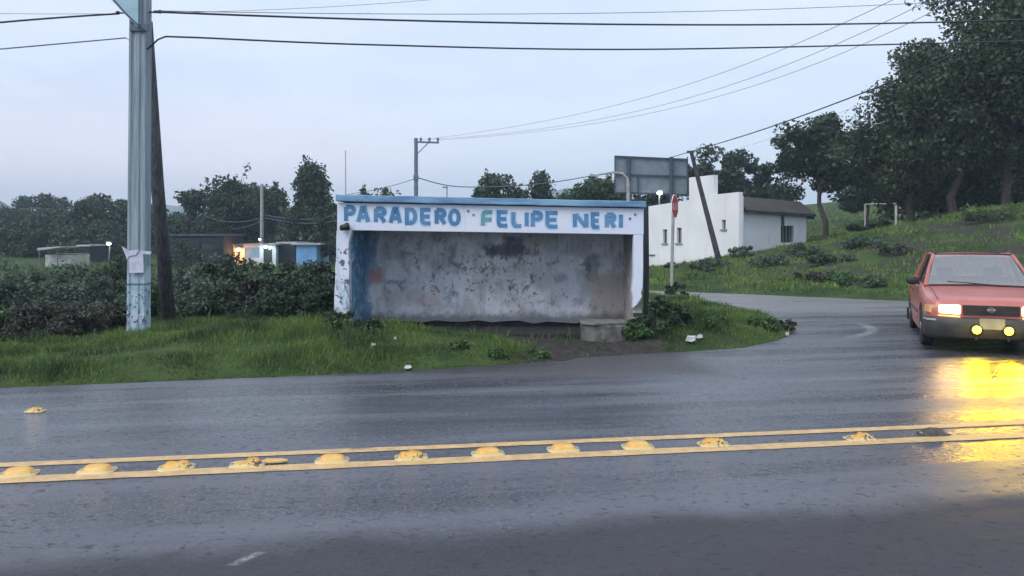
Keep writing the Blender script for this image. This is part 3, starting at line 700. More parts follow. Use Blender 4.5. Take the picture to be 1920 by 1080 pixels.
for (x0,x1,z0,z1_,col,k) in [(-.15,.55,1.21,1.40,(.06,.075,.11),.85),(.22,.55,1.36,1.55,(.06,.075,.11),.7),(1.62,1.85,.75,1.25,(.06,.07,.085),.6),(1.08,1.28,.78,.9,(.10,.11,.13),.45),(-.75,-.62,1.05,1.4,(.10,.12,.13),.6),
      (-3,-2.10,.0,1.75,(.10,.25,.42),.8),(-3,-1.98,.9,1.7,(.075,.20,.36),.6),(-3,-2.05,-.3,.42,(.12,.34,.52),.6),(-2.13,-1.87,.72,1.0,(.44,.19,.17),.7),(-1.9,-1.62,1.15,1.42,(.34,.40,.48),.6),(-1.85,-.9,.35,.62,(.48,.36,.35),.4),(-1.6,-1.3,1.22,1.3,(.1,.13,.13),.6),(-1.82,-1.45,.74,.8,(.08,.09,.1),.7)]:
    c=n.mix(n.ma('MULTIPLY',n.rect(x,z,x0,x1,z0,z1_,.05,wob2),k),c,col)
c=n.mix(n.ma('MULTIPLY',n.rect(x,z,1.72,2.4,-.5,.95,.1,wob2),.8),c,(.40,.34,.31))
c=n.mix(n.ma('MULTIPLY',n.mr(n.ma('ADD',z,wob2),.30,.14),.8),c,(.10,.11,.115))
c=n.mix(n.ma('MULTIPLY',n.mr(n.noise(2.0,6,v=n.mp((3.5,1,.45)),rough=.7),.5,.72),.4),c,(.20,.22,.24))
c=n.mix(n.ma('MULTIPLY',n.mr(n.noise(12,5,v=n.mp((1,1,.7)),rough=.7),.585,.62),n.mr(n.noise(1.1,4),.42,.62,.05,.8)),c,(.11,.125,.145))
c=n.mix(n.ma('MULTIPLY',n.mr(n.noise(18,4,rough=.6),.63,.68),.6),c,(.12,.13,.14))
# scribbled spray strokes
wv=n.nd('ShaderNodeTexWave',wave_type='RINGS'); n.L(n.mp((1,.01,1.25)),wv.inputs[0]); wv.inputs['Scale'].default_value=.75; wv.inputs['Distortion'].default_value=14; wv.inputs['Detail'].default_value=2.5; wv.inputs['Detail Scale'].default_value=1.6
c=n.mix(n.ma('MULTIPLY',n.ma('MULTIPLY',n.mr(wv.outputs['Fac'],.99,1.0),mid),.12),c,(.07,.08,.10))
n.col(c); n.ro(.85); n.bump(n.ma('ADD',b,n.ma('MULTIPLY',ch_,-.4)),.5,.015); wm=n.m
mb=MB(); mb.box((-.35,13.80,.10),(4.70,.10,.22)); obj('gap_backing',mb,simple('black gap shade',(.012,.012,.016),.95,.4,6),sh)  # black block added so the gap under the wall reads as dark shade
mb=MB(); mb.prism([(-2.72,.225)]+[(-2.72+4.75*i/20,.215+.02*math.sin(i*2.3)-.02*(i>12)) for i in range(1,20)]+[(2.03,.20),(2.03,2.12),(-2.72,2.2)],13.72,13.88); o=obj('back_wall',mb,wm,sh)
# left side wall
n=N('blue side wall'); x,y,z=n.xyz(); c=n.mix(n.mr(n.noise(5,5),.35,.62),(.06,.17,.32),(.10,.30,.46)); c=n.mix(n.mr(n.noise(9,5,rough=.7),.52,.6,0,.8),c,(.45,.52,.6)); n.col(c); n.ro(.8); bm_=n.m
mb=MB(); mb.prism([(12.68,.1),(13.72,.1),(13.72,2.18),(12.68,2.2)],SX(633),SX(658)-.01,'x'); obj('side_wall',mb,bm_,sh)
rng=random.Random(8)
mb=MB(); pl=[(SX(631),SZ(431.5))]+[(SX(631-6*t/8)+rng.uniform(-.006,.006),SZ(431.5+ (620-431.5)*t/8)) for t in range(1,9)]
pr=[(SX(656-2*t/8)+rng.uniform(-.008,.008),SZ(620-(620-431.5)*t/8)) for t in range(0,8)]+[(SX(660),SZ(431.5))]
mb.prism(pl+pr,12.503,12.68); obj('pillar',mb,pm,sh,bevel=.01)
# right side wall : eroded lower edge; pillar chipped off
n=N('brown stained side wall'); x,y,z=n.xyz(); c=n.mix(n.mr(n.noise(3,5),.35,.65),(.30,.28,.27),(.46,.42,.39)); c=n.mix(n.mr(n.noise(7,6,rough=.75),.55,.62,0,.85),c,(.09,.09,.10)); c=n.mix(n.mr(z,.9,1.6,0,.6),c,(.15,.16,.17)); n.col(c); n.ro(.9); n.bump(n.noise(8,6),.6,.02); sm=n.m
xr0,xr1=SX(1188),SX(1206)
mb=MB(); mb.prism([(12.66,SZ(440)),(12.66,.55),(12.6,.47),(12.68,.40),(12.63,.33),(12.80,.24),(12.95,.22),(13.1,.14),(13.72,.08),(13.72,2.13),(12.66,2.13)],xr0+.012,xr1-.004,'x'); obj('side_wall',mb,sm,sh)
mb=MB(); mb.prism([(xr0,SZ(440)),(xr1,SZ(440)),(SX(1206),SZ(500)),(SX(1205),SZ(540)),(SX(1202),SZ(548)),(SX(1204),SZ(556)),(SX(1198),SZ(566)),(SX(1194),SZ(572)),(SX(1186.5),SZ(578)),(SX(1187.5),SZ(560)),(SX(1185),SZ(545)),(SX(1188),SZ(520))],12.503,12.655); obj('pillar',mb,fm,sh,bevel=.006)
# damaged inner render lump at the foot of right wall
mb=MB(); mb.prism([(SX(1150),SZ(606)),(SX(1164),SZ(613)),(SX(1178),SZ(613)),(SX(1187),SZ(604)),(SX(1189),SZ(590)),(SX(1186),SZ(570)),(SX(1181),SZ(560)),(SX(1172),SZ(480)),(SX(1170),SZ(470)),(SX(1168),SZ(560)),(SX(1156),SZ(590))],12.70,12.86) if False else None
# floor slab with broken front
mb=MB(); fr=[(-2.55+i*.28, 12.62+random.Random(i).uniform(-.07,.07)) for i in range(17)]
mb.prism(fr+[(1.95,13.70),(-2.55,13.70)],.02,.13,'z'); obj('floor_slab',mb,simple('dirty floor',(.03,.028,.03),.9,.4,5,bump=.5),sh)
# black broken lamp at corner
lf=empty('lamp_fitting',(SX(648),12.42,SZ(426)),'small black lamp fitting fixed at the upper left corner of the shelter opening','lamp')
mb=MB(); mb.lathe([(.02,-.075),(.045,-.06),(.05,.0),(.062,.05),(.05,.075)],n=14,axis='x'); v=[]; o=obj('housing',mb,M['black'],lf,local=True,smooth=True); o.rotation_euler=(0,-.25,0)
mb=MB(); mb.box((.0,.045,-.02),(.03,.08,.03)); obj('bracket',mb,M['black'],lf,local=True)
# concrete step
mb=MB(); st_=empty('concrete_step',(SX(1132,12.1),12.3,0),'weathered concrete block step under the right end of the shelter','step')
mb.prism([(SX(1091,12.1),12.12),(SX(1126,12.1),12.02),(SX(1131,12.1),12.0),(SX(1176,12.1),12.1),(SX(1176,12.1),12.6),(SX(1093,12.1),12.6)],-.05,.335,'z'); obj('block',mb,simple('step concrete',(.13,.125,.115),.9,.5,7,bump=.6),st_,bevel=.025)
mb=MB(); mb.prism([(SX(1089,12.1),12.1),(SX(1112,12.1),12.0),(SX(1150,12.1),12.05),(SX(1178,12.1),12.16),(SX(1176,12.1),12.62),(SX(1090,12.1),12.62)],.337,.375,'z'); obj('cap',mb,simple('step cap',(.16,.155,.14),.9,.4,6,bump=.5),st_,bevel=.01)
# dark post behind shelter
mb=MB(); X=SX(1211,14.6); mb.tube([(X,14.6,0),(X+.01,14.6,1.2),(X,14.6,2.26)],[.052,.05,.048],8)
o=obj('post',mb,simple('dark post wood',(.03,.032,.045),.8,.3,5),loc=(X,14.6,0)); tag(o,'slim dark post standing right behind the shelter right edge','post')

# ------------------------------------------------------------------ big pole
D=12.75; X0=(260-960)/F*D; zb=z1(X0,D)
pole=empty('utility_pole',(X0,D,zb),'tall grey fluted concrete pole with graffiti at its foot','utility pole')
n=N('pole concrete'); x,y,z=n.xyz(); a=n.noise(2,5,v=n.mp((9,9,.5))); c=n.mix(n.mr(a,.3,.7),(.17,.22,.26),(.30,.36,.40))
low=n.mr(n.ma('ADD',z,n.ma('MULTIPLY',n.noise(6,4),.1)),1.12,1.02,0,1)
pc=n.mix(n.mr(n.noise(5,4),.4,.6),(.42,.50,.58),(.26,.38,.46)); c=n.mix(low,c,pc)
gz=n.ma('MULTIPLY',n.mr(n.noise(13,4,v=n.mp((1,1,.7)),rough=.6,dist=.8),.55,.58),n.rect(z,z,.10,.72,.10,.72,.08))
c=n.mix(n.ma('MULTIPLY',gz,.85),c,(.02,.03,.07)); c=n.mix(n.ma('MULTIPLY',n.rect(z,z,.74,.775,.74,.775,.012),.8),c,(.03,.05,.09))
n.col(c); n.ro(.8); n.bump(n.noise(20,5),.3,.01)
# fluted cross-section
cs=[]
hw=.14
for (sx,sy) in ((1,1),(-1,1),(-1,-1),(1,-1)): pass
prof=[(-1,-1),(-.72,-1),(-.66,-.82),(-.34,-.82),(-.28,-1),(.28,-1),(.34,-.82),(.66,-.82),(.72,-1),(1,-1),(1,1),(-1,1)]
mb=MB(); Hp=9.5; lv=[(-.3,1.02),(.0,1.02),(3,.98),(6,.93),(Hp,.86)]
vs=[];k=len(prof)
for (zz,s_) in lv:
    for (a_,b_) in prof: vs.append((a_*hw*s_+.006*zz,b_*hw*s_*.8,zz))
f=[(i*k+j,i*k+(j+1)%k,(i+1)*k+(j+1)%k,(i+1)*k+j) for i in range(len(lv)-1) for j in range(k)]+[tuple(range(k)),tuple((len(lv)-1)*k+j for j in range(k))]
mb.add(vs,f); obj('shaft',mb,n.m,pole,local=True,bevel=.008)
# bracket with triangular plate near the top
def PL(px,py,dd=D): a=P(px,py,dd); return (a[0]-X0,a[1]-D,a[2]-zb)
mb=MB(); q=[PL(236,25),PL(268,56),PL(268,-150),PL(80,-150)]
mb.prism([(p[0],p[2]) for p in q],-.17,-.14); n=N('teal plate'); n.col(n.mix(n.mr(n.noise(3,4),.3,.7),(.20,.36,.42),(.32,.48,.55))); n.ro(.6)
pt=obj('gusset_plate',mb,n.m,pole,local=True)
mb=MB(); mb.tube([PL(80,-150,D-.16),PL(236,25,D-.16),PL(270,58,D-.16)],.018,6); obj('brace_bar',mb,simple('blue black steel',(.03,.05,.09),.5,.2,5),pole,local=True)
mb=MB(); mb.tube([PL(247,36,D-.12),PL(247,56,D-.12)],.02,6); mb.box(PL(264,52,D-.125),(.27,.03,.10)); mb.box(PL(246,56,D-.12),(.035,.05,.04)); obj('clamp',mb,simple('clamp steel',(.08,.11,.16),.5,.3,9,metal=.4),pole,local=True)
for px,py in ((300,22),(221,24)):
    mb=MB(); p=PL(px,py); mb.lathe([(.02,-.03),(.03,-.015),(.03,.015),(.015,.03)],c=p,n=10,axis='x'); p2=PL(275 if px>260 else 250,py+1); mb.tube([p2,p],.012,6); obj('insulator',mb,M['black'],pole,local=True)
# plaque strapped
pq=empty('plaque',P(257,490,D-.17),'torn white poster sheet wrapped on the big pole','poster')
n=N('plaque paint'); n.col(n.mix(n.mr(n.noise(7,4),.4,.7),(.55,.55,.68),(.40,.42,.52))); n.ro(.7)
def prl(l,y0,y1,par):
    mb=MB(); mb.prism([( (a-257)/F*(D-.17), -(b-490)/F*(D-.17)) for a,b in l],y0,y1); return mb
obj('sheet',prl([(242,473),(268,469),(270,511),(243,512)],-.012,.012,pq),n.m,pq,local=True)
obj('torn_flap',prl([(230,462),(243,470),(262,468),(256,478),(243,480),(240,486)],-.03,-.016,pq),n.m,pq,local=True)
obj('torn_flap',prl([(268,470),(286,472),(283,477),(270,476)],-.03,-.016,pq),n.m,pq,local=True)
# leaning timber pole
b0=P(320,612,14.6); t0=P(276,40,13.4)
mb=MB(); b0=(b0[0],b0[1],z1(b0[0],b0[1])-.3); mb.tube([b0,tuple(Vector(b0).lerp(Vector(t0),.5)+Vector((-.03,0,0))),t0],[.125,.11,.085],12)
n=N('timber pole'); x,y,z=n.xyz(); c=n.mix(n.mr(n.noise(2,5,v=n.mp((14,14,.6))),.35,.65),(.028,.030,.040),(.085,.082,.088)); n.col(c); n.ro(.85); n.bump(n.noise(3,5,v=n.mp((14,14,.6))),.5,.02)
o=obj('timber_pole',mb,n.m,loc=b0,smooth=True); tag(o,'dark timber pole leaning against the tall fluted pole','utility pole')

# ------------------------------------------------------------------ wires
def wire(pts, r, label, mat='wire', n=28):
    A=[Vector(P(*p)) for p in pts]; out=[]
    if len(A)==2: A=[A[0],(A[0]+A[1])/2,A[1]]
    ts=[0]
    for a,b in zip(A,A[1:]): ts.append(ts[-1]+(b-a).length)
    for i in range(n+1):
        t=ts[-1]*i/n
        v=Vector((0,0,0))
        if len(A)==3:
            for j in range(3):
                w=1
                for k_ in range(3):
                    if k_!=j: w*=(t-ts[k_])/(ts[j]-ts[k_])
                v+=A[j]*w
        else:
            j=max(0,min(len(A)-2,sum(1 for q in ts[1:-1] if t>=q))); u=(t-ts[j])/(ts[j+1]-ts[j])
            p0=A[max(j-1,0)];p1=A[j];p2=A[j+1];p3=A[min(j+2,len(A)-1)]
            v=.5*((2*p1)+(p2-p0)*u+(2*p0-5*p1+4*p2-p3)*u*u+(3*p1-p0-3*p2+p3)*u**3)
        out.append(v)
    mb=MB(); mb.tube(out,r,6); o=obj('power_line',mb,M[mat],smooth=True,loc=tuple(out[0])); tag(o,label,'cable',None); return o
wire([(288,22,12.7),(1200,46,15),(2150,26,18.5)],.017,'thick dark cable running right from the insulator at the top of the big pole')
wire([(270,98,12.7),(288,80,12.7),(306,71,12.72),(345,69.5,12.8),(700,84,13.8),(1200,92.5,15),(1800,80,17.3),(2150,70,18.5)],.015,'dark cable looping off the big pole and running right, lowest of the upper three',n=70)
wire([(288,20,12.9),(1100,25,15.5),(2150,-22,19)],.006,'thin pale cable highest of those running right from the big pole','wire_thin')
wire([(-300,75,11.8),(0,42,12.3),(218,26,12.7)],.015,'dark cable running left from the top of the big pole')
wire([(-300,118,11.8),(0,92,12.3),(236,71,12.7)],.010,'thinner cable running left below the first one from the big pole','wire_thin')
wire([(236,71,12.7),(246,80,12.7),(248,100,12.7),(254,110,12.7)],.006,'short drooping cable end hanging on the left side of the big pole','wire_thin',n=20)
wire([(-100,24,20),(400,22,22),(850,-4,24)],.006,'thin faint cable crossing the top left of the sky','wire_thin')
# from T pole toward the upper right
wire([(790,262,48),(1190,188,30),(1690,-8,15)],.007,'upper faint cable rising from the crossarm pole to the upper right','wire_thin')
wire([(806,262,48),(1230,200,30),(1760,-8,15)],.007,'middle faint cable rising from the crossarm pole to the upper right','wire_thin')
wire([(820,263,48),(1290,196,30),(1830,-20,15)],.007,'lower faint cable rising from the crossarm pole to the upper right','wire_thin')
wire([(1262,294,50),(1430,243,31),(1690,146,24),(1790,100,22)],.022,'dark cable rising from the leaning pole by the white house into the wood')
wire([(1305,300,33),(1500,240,28),(1700,160,25)],.004,'very thin cable below the dark one right of the white house','wire_thin')
wire([(782,333,48),(860,350,50),(1000,346,50),(1120,328,50)],.03,'sagging cable between the crossarm pole and the large sign','wire_thin')
wire([(778,335,48),(720,352,50),(640,366,52)],.02,'cable falling left from the crossarm pole behind the shelter roof','wire_thin')
wire([(375,400,66),(430,416,66),(490,408,66)],.03,'upper sagging cable left of the pole above the shop','wire_thin')
wire([(380,425,67),(430,430,67),(490,415,67)],.03,'lower sagging cable left of the pole above the shop','wire_thin')
wire([(491,402,66),(560,411,64),(640,398,60)],.03,'upper sagging cable right of the pole above the shop','wire_thin')
wire([(491,407,66),(560,418,64),(640,410,60)],.03,'lower sagging cable right of the pole above the shop','wire_thin')

# ------------------------------------------------------------------ other poles
def gz_(px,d): X=P(px,0,d)[0]; return (X,d,z1(X,d))
g=gz_(780,48); t=empty('utility_pole',g,'slim utility pole with a one-sided crossarm behind the shelter','utility pole')
cm=simple('pole far',(.14,.17,.22),.8,.2,3)
mb=MB(); mb.tube([g,P(780,259,48)],[.15,.11],8); obj('shaft',mb,cm,t)
mb=MB(); a=P(776,266,48); b=P(823,267.5,48); mb.tube([a,b],.075,4); mb.tube([P(781,290,48),P(804,267,48)],.03,6); obj('crossarm',mb,cm,t)
for px in (789,805,821):
    mb=MB(); p=P(px,266,48); mb.lathe([(.05,0),(.05,.1),(.09,.12),(.08,.2),(.04,.26)],c=p,n=8); obj('insulator',mb,cm,t)
mb=MB(); mb.box(P(780,333,48),(.28,.28,.3)); mb.box(P(780,350,48),(.24,.24,.1)); obj('clamp',mb,cm,t)
g=gz_(491,66); t=empty('utility_pole',g,'pale concrete pole rising above the lit shop','utility pole')
mb=MB(); mb.tube([g,P(491,345,66)],[.17,.12],8); obj('shaft',mb,M['conc'],t); mb=MB(); mb.tube([P(486,350,66),P(517,350,66)],.05,4); obj('crossarm',mb,cm,t)
g=gz_(352,85); t=empty('utility_pole',g,'distant pole with a short arm to the right, left of the spreading tree','utility pole')
mb=MB(); mb.tube([g,P(352,357,85)],[.18,.13],8); obj('shaft',mb,cm,t); mb=MB(); mb.tube([P(350,359,85),P(373,361,85)],.07,4); obj('crossarm',mb,cm,t)
mb=MB(); g=gz_(648,60); mb.tube([g,P(648,282,60)],[.06,.035],6); o=obj('antenna_mast',mb,M['steel'],loc=g); tag(o,'thin tall mast rising behind the left end of the shelter roof','mast')
g=gz_(838,62); t=empty('street_lamp',g,'tiny street lamp just above the shelter roof','street lamp')
mb=MB(); mb.tube([g,P(838,352,62)],.045,6); obj('post',mb,cm,t); mb=MB(); mb.box(P(835,351,62),(.4,.18,.1)); obj('lamp_head',mb,cm,t)
# leaning pole by white house
g=gz_(1350,32); t=empty('utility_pole',g,'leaning dark pole in front of the white house','utility pole')
mb=MB(); mb.tube([(g[0],g[1],g[2]-.2),P(1296,285,32)],[.12,.075],8); obj('shaft',mb,M['wood'],t); mb=MB(); mb.tube([P(1288,285,32),P(1302,284,32)],.05,6); obj('crossarm',mb,M['wood'],t)
# stop sign
g=gz_(1258.5,22.8); t=empty('stop_sign',g,'red octagonal stop sign seen edge-on, on a grey post','road sign')
tp=P(1265,364,22.8); mb=MB(); mb.tube([(g[0],g[1],g[2]-.2),(tp[0]-.02,22.86,tp[2]-.05)],.045,8); obj('post',mb,M['conc'],t)
red=N('red sign face'); red.col(red.mix(red.mr(red.noise(4,4),.35,.65),(.42,.03,.04),(.52,.06,.06))); red.ro(.45)
cz=P(0,387,22.8)[2]; rr_=.36
def octa(r): return [(r*math.cos(R(22.5+45*i)),r*math.sin(R(22.5+45*i))) for i in range(8)]
mb=MB(); mb.prism(octa(rr_),-.008,.008); o=obj('panel',mb,M['white'],t,local=True); o.location=(tp[0]-g[0],-.02,cz-g[2]); o.rotation_euler=(0,0,R(63))
mb=MB(); mb.prism(octa(rr_*.93),-.011,-.0085); o=obj('face',mb,red.m,t,local=True); o.location=(tp[0]-g[0],-.02,cz-g[2]); o.rotation_euler=(0,0,R(63))
# word ALTO in strokes
mb=MB()
def stroke2(pts,w,y):
    for a,b in zip(pts,pts[1:]):
        a=Vector(a);b=Vector(b);d_=(b-a); n_=Vector((-d_.y,d_.x)).normalized()*w/2
        mb.prism([tuple(a-n_),tuple(b-n_),tuple(b+n_),tuple(a+n_)],y,y+.0015)
for i,chs in enumerate('ALTO'):
    xo=-.235+i*.125; G_={'A':GL['A'],'L':[[(0,1),(0,0),(1,0)]],'T':[[(0,1),(1,1)],[(.5,1),(.5,0)]],'O':GL['O']}[chs]
    for q,s_ in enumerate(G_): stroke2([(xo+p[0]*.085,-.09+p[1]*.18) for p in s_],.02,-.0135-.0003*q)
o=obj('lettering',mb,M['white'],t,local=True); o.location=(tp[0]-g[0],-.02,cz-g[2]); o.rotation_euler=(0,0,R(63))
# billboard
d=52; g=gz_(1221,d); t=empty('billboard',g,'back of a large grey road sign on two posts behind the white house','road sign')
mb=MB(); mb.prism([(P(1152,292,d)[0],P(0,292,d)[2]),(P(1290,298,d)[0],P(0,298,d)[2]),(P(1289,0,d)[0],P(0,366,d)[2]),(P(1152,0,d)[0],P(0,362,d)[2])],d,d+.06); obj('panel',mb,M['sky_steel'],t)
dk=simple('dark steel',(.05,.065,.09),.6,.2,3)
mb=MB()
for (a,b) in (((1152,293),(1290,299)),((1152,327),(1289,331)),((1152,361),(1289,365))): mb.tube([P(a[0],a[1],d-.1),P(b[0],b[1],d-.1)],.07,4)
for px in (1153,1289): mb.tube([P(px,294,d-.12),P(px,363,d-.12)],.05,4)
mb.tube([P(1197,328,d-.12),P(1197,363,d-.12)],.06,4); obj('frame',mb,dk,t)
for px in (1179,1259):
    mb=MB(); a=P(px,294,d-.28); mb.tube([(a[0],a[1],g[2]),a],.13,8); obj('post',mb,dk,t)
# curved street lamp in front
d=45; g=gz_(1178,d); t=empty('street_lamp',g,'pale street lamp post with a curved arm reaching left, before the large sign back','street lamp')
mb=MB(); mb.tube([g,P(1178,345,d),P(1176,334,d),P(1168,326,d),P(1150,323,d),P(1120,328,d)],[.12,.1,.08,.07,.06,.05],8); obj('post',mb,M['conc'],t)
mb=MB(); mb.box(P(1114,329,d),(.5,.2,.12),ry=.15); obj('lamp_head',mb,M['steel'],t)
def bulb(px,py,d,col,r,label,st=40,power=0,name='lit_lamp',post=True,pyb=None):
    p=P(px,py,d); g=(p[0],p[1],z1(p[0],p[1])) if pyb is None else P(px,pyb,d)
    t=empty(name,g,label,'lamp')
    mb=MB(); mb.lathe([(r*.3,-r*.6),(r,-r*.3),(r,r*.2),(r*.6,r*.6)],c=p,n=12); obj('bulb',mb,emis('glow '+label,col,st),t,smooth=True)
    mb=MB()
    mb.tube([g,(p[0],p[1]+r*1.2,p[2]+r)],.05 if d>20 else .02,6); mb.box((p[0],p[1]+r*.6,p[2]+r*1.0),(r*2.6,r*2.4,r*.5)); obj('post' if pyb is None else 'bracket',mb,cm,t)
    if power:
        l=bpy.data.lights.new('bulb light','POINT'); l.energy=power; l.color=col; l.shadow_soft_size=r; lo=bpy.data.objects.new('bulb_light',l); C.objects.link(lo); lo.location=(p[0]-g[0],p[1]-g[1]-r*1.5,p[2]-g[2]-r*.8); lo.parent=t
    return t
bulb(1237,362,50,(.9,1,.75),.16,'lit greenish white street lamp under the large sign back',14,15)
bulb(204,457,60,(.85,1,.5),.15,'lit yellow-green lamp left of the big pole',9,8)

# ------------------------------------------------------------------ white house on the right
d1,d2=40,34
A=P(1215,0,d1); B_=P(1385,0,d2)
hw_=empty('white_house',(A[0],A[1],-.1),'white house with a stepped parapet and three small windows behind the leaning pole','house')
hmx=N('white render'); x,y,z=hmx.xyz(); c=hmx.mix(hmx.mr(hmx.noise(.6,4),.3,.7),(.72,.72,.72),(.80,.80,.81)); c=hmx.mix(hmx.mr(hmx.noise(.8,5,v=hmx.mp((4,4,.5))),.52,.75,0,.4),c,(.52,.52,.52)); c=hmx.mix(hmx.mr(z,.9,.2,0,.25),c,(.5,.48,.44)); hmx.col(c); hmx.ro(.8); hmx.bump(hmx.noise(12,4),.15,.01)
def dpx(px): # point on wall line for a pixel column
    # A+(B-A)s ; x/y = (px-960)/F
    k=(px-960)/F; s=(k*A[1]-A[0])/((B_[0]-A[0])-k*(B_[1]-A[1])); return A[0]+(B_[0]-A[0])*s, A[1]+(B_[1]-A[1])*s
def wp(px,py): x,y=dpx(px); return (x,y,CH-(py-HZ)/F*y)
dirw=Vector((B_[0]-A[0],B_[1]-A[1],0)).normalized(); nrm=Vector((-dirw.y,dirw.x,0))
if nrm.y<0: nrm=-nrm
def slab(pts, t0, t1):
    mb=MB(); k=len(pts); v=[tuple(Vector(p)+nrm*t0) for p in pts]+[tuple(Vector(p)+nrm*t1) for p in pts]
    mb.add(v,[tuple(range(k)),tuple(range(2*k-1,k-1,-1))]+[(i,(i+1)%k,(i+1)%k+k,i+k) for i in range(k)]); return mb
out=[wp(1215,500),wp(1215,387),wp(1252,381),wp(1292,375)]
pb=wp(1385,530); 
xa,ya=dpx(1215); xb,yb=dpx(1385)
# front wall as column strips leaving real window openings
wins=[(1243,1251,430,457),(1269,1278,427,457),(1353.5,1361,412,431)]
def topy(px): return 387+(375-387)*(px-1215)/(1292-1215) if px<1292 else (333-5*(px-1292)/46 if px<1338.5 else 365-5*(px-1338.5)/46.5)
mb=MB(); cuts=sorted(set([1215,1292,1338.5,1385]+[w for q in wins for w in q[:2]]))
for c0,c1 in zip(cuts,cuts[1:]):
    m_=(c0+c1)/2; seg=None
    for w in wins:
        if w[0]<=m_<=w[1]: seg=w
    e=.01
    tops=(topy(c0+e),topy(c1-e))
    def wall(p0,p1,z0a,z0b,z1a=None,z1b=None):
        a=wp(p0,z0a);b=wp(p1,z0b)
        lo=[(a[0],a[1],-.3),(b[0],b[1],-.3)] if z1a is None else [wp(p0,z1a),wp(p1,z1b)]
        s_=slab([a,b,lo[1],lo[0]],0,.22); mb.add(s_.v,s_.f)
    if seg is None: wall(c0,c1,*tops)
    else: wall(c0,c1,tops[0],tops[1],seg[2],seg[2]); wall(c0,c1,seg[3],seg[3])
obj('front_wall',mb,hmx.m,hw_)
for w in wins:
    m0=slab([wp(w[0],w[2]),wp(w[1],w[2]),wp(w[1],w[3]),wp(w[0],w[3])],.12,.15); wo=obj('window',m0,M['glass_dk'],hw_)
    q=[wp(w[0],w[2]),wp(w[1],w[2]),wp(w[1],w[3]),wp(w[0],w[3])]; m0=MB()
    for a_,b_ in ((q[0],q[1]),(q[1],q[2]),(q[2],q[3]),(q[3],q[0]),(tuple((Vector(q[0])+Vector(q[1]))/2),tuple((Vector(q[2])+Vector(q[3]))/2))): m0.tube([Vector(a_)+nrm*.1,Vector(b_)+nrm*.1],.03,4)
    obj('frame',m0,simple('grey frame',(.35,.36,.36),.5,.1,3),wo)
    m0=MB(); m0.tube([Vector(q[3])-dirw*.08-nrm*.03,Vector(q[2])+dirw*.08-nrm*.03],.045,4); obj('sill',m0,M['conc'],wo)
# sides & roof body
def up(p,z): return (p[0],p[1],z)
za=wp(1215,387)[2]
mb=MB(); a=Vector((xa,ya,0)); b=Vector((xb,yb,0)); bk=Vector((.9,7,0))
def qd(p,q,z0,z1): 
    s_=MB(); dd=(q-p).normalized(); nn=Vector((-dd.y,dd.x,0))*.11
    v=[(p+nn).to_tuple(),(q+nn).to_tuple(),(q-nn).to_tuple(),(p-nn).to_tuple()]; k=4
    vv=[(x_,y_,z0) for x_,y_,_ in v]+[(x_,y_,z1) for x_,y_,_ in v]; s_.add(vv,[(0,1,2,3),(7,6,5,4)]+[(i,(i+1)%4,(i+1)%4+4,i+4) for i in range(4)]); mb.add(s_.v,s_.f)
a_=a+dirw*.12+nrm*.23; b__=b-dirw*.12+nrm*.23
qd(a_,a_+bk,-.3,3.0); qd(b__,b__+bk,-.3,3.35); qd(a_+bk,b__+bk,-.3,3.0); obj('wall',mb,hmx.m,hw_)
mb=MB(); p=[a_,b__,b__+bk,a_+bk]; mb.add([(q.x,q.y,2.75) for q in p]+[(q.x,q.y,2.9) for q in p],[(0,1,2,3),(7,6,5,4),(0,1,5,4),(1,2,6,5),(2,3,7,6),(3,0,4,7)]); obj('roof',mb,M['conc_dk'],hw_)
# raised block behind the stepped parapet
c0=Vector(dpx(1292)+(0,))+nrm*.23; c1=Vector(dpx(1338.5)+(0,))+nrm*.23
mb=MB(); p=[c0+dirw*.02,c1-dirw*.02,c1-dirw*.02+Vector((.35,2.2,0)),c0+dirw*.02+Vector((.35,2.2,0))]; zt_=wp(1300,334)[2]
mb.add([(q.x,q.y,2.91) for q in p]+[(q.x,q.y,zt_) for q in p],[(0,1,2,3),(7,6,5,4),(0,1,5,4),(1,2,6,5),(2,3,7,6),(3,0,4,7)]); obj('raised_block',mb,hmx.m,hw_)
mb=MB(); q0=wp(1218,478); q1=wp(1229,478); mb.tube([Vector(q0)-nrm*.05,Vector(q1)-nrm*.05],.03,6); obj('pipe',mb,cm,hw_)
# tiled house
E0=P(1386,0,34.6); E1=P(1512,0,37.5)
th=empty('tiled_house',(E0[0],E0[1],.3),'grey white house with a dark tiled roof and one barred window','house')
A,B_=E0,E1; dirw=Vector((B_[0]-A[0],B_[1]-A[1],0)).normalized(); nrm=Vector((-dirw.y,dirw.x,0)); nrm=nrm if nrm.y>0 else -nrm
g2=N('grey white render'); c=g2.mix(g2.mr(g2.noise(.7,5),.3,.7),(.60,.62,.66),(.70,.72,.75)); c=g2.mix(g2.mr(g2.noise(1.2,5,v=g2.mp((3,3,.5))),.58,.75,0,.5),c,(.33,.35,.38)); g2.col(c); g2.ro(.85)
mb=MB(); cuts=[1386,1464,1488.5,1512]
for c0_,c1_ in zip(cuts,cuts[1:]):
    t0_,t1_=395+7*(c0_-1386)/126,395+7*(c1_-1386)/126
    if c0_==1464:
        s_=slab([wp(c0_,t0_),wp(c1_,t1_),wp(c1_,423),wp(c0_,423)],0,.2); mb.add(s_.v,s_.f)
        a=wp(c0_,455);b=wp(c1_,455); s_=slab([a,b,(b[0],b[1],0),(a[0],a[1],0)],0,.2); mb.add(s_.v,s_.f)
    else:
        a=wp(c0_,t0_);b=wp(c1_,t1_); s_=slab([a,b,(b[0],b[1],0),(a[0],a[1],0)],0,.2); mb.add(s_.v,s_.f)
obj('front_wall',mb,g2.m,th)
q=[wp(1464,423),wp(1488.5,423),wp(1488.5,455),wp(1464,455)]
wo=obj('window',slab(q,.12,.15),M['glass_dk'],th); m0=MB()
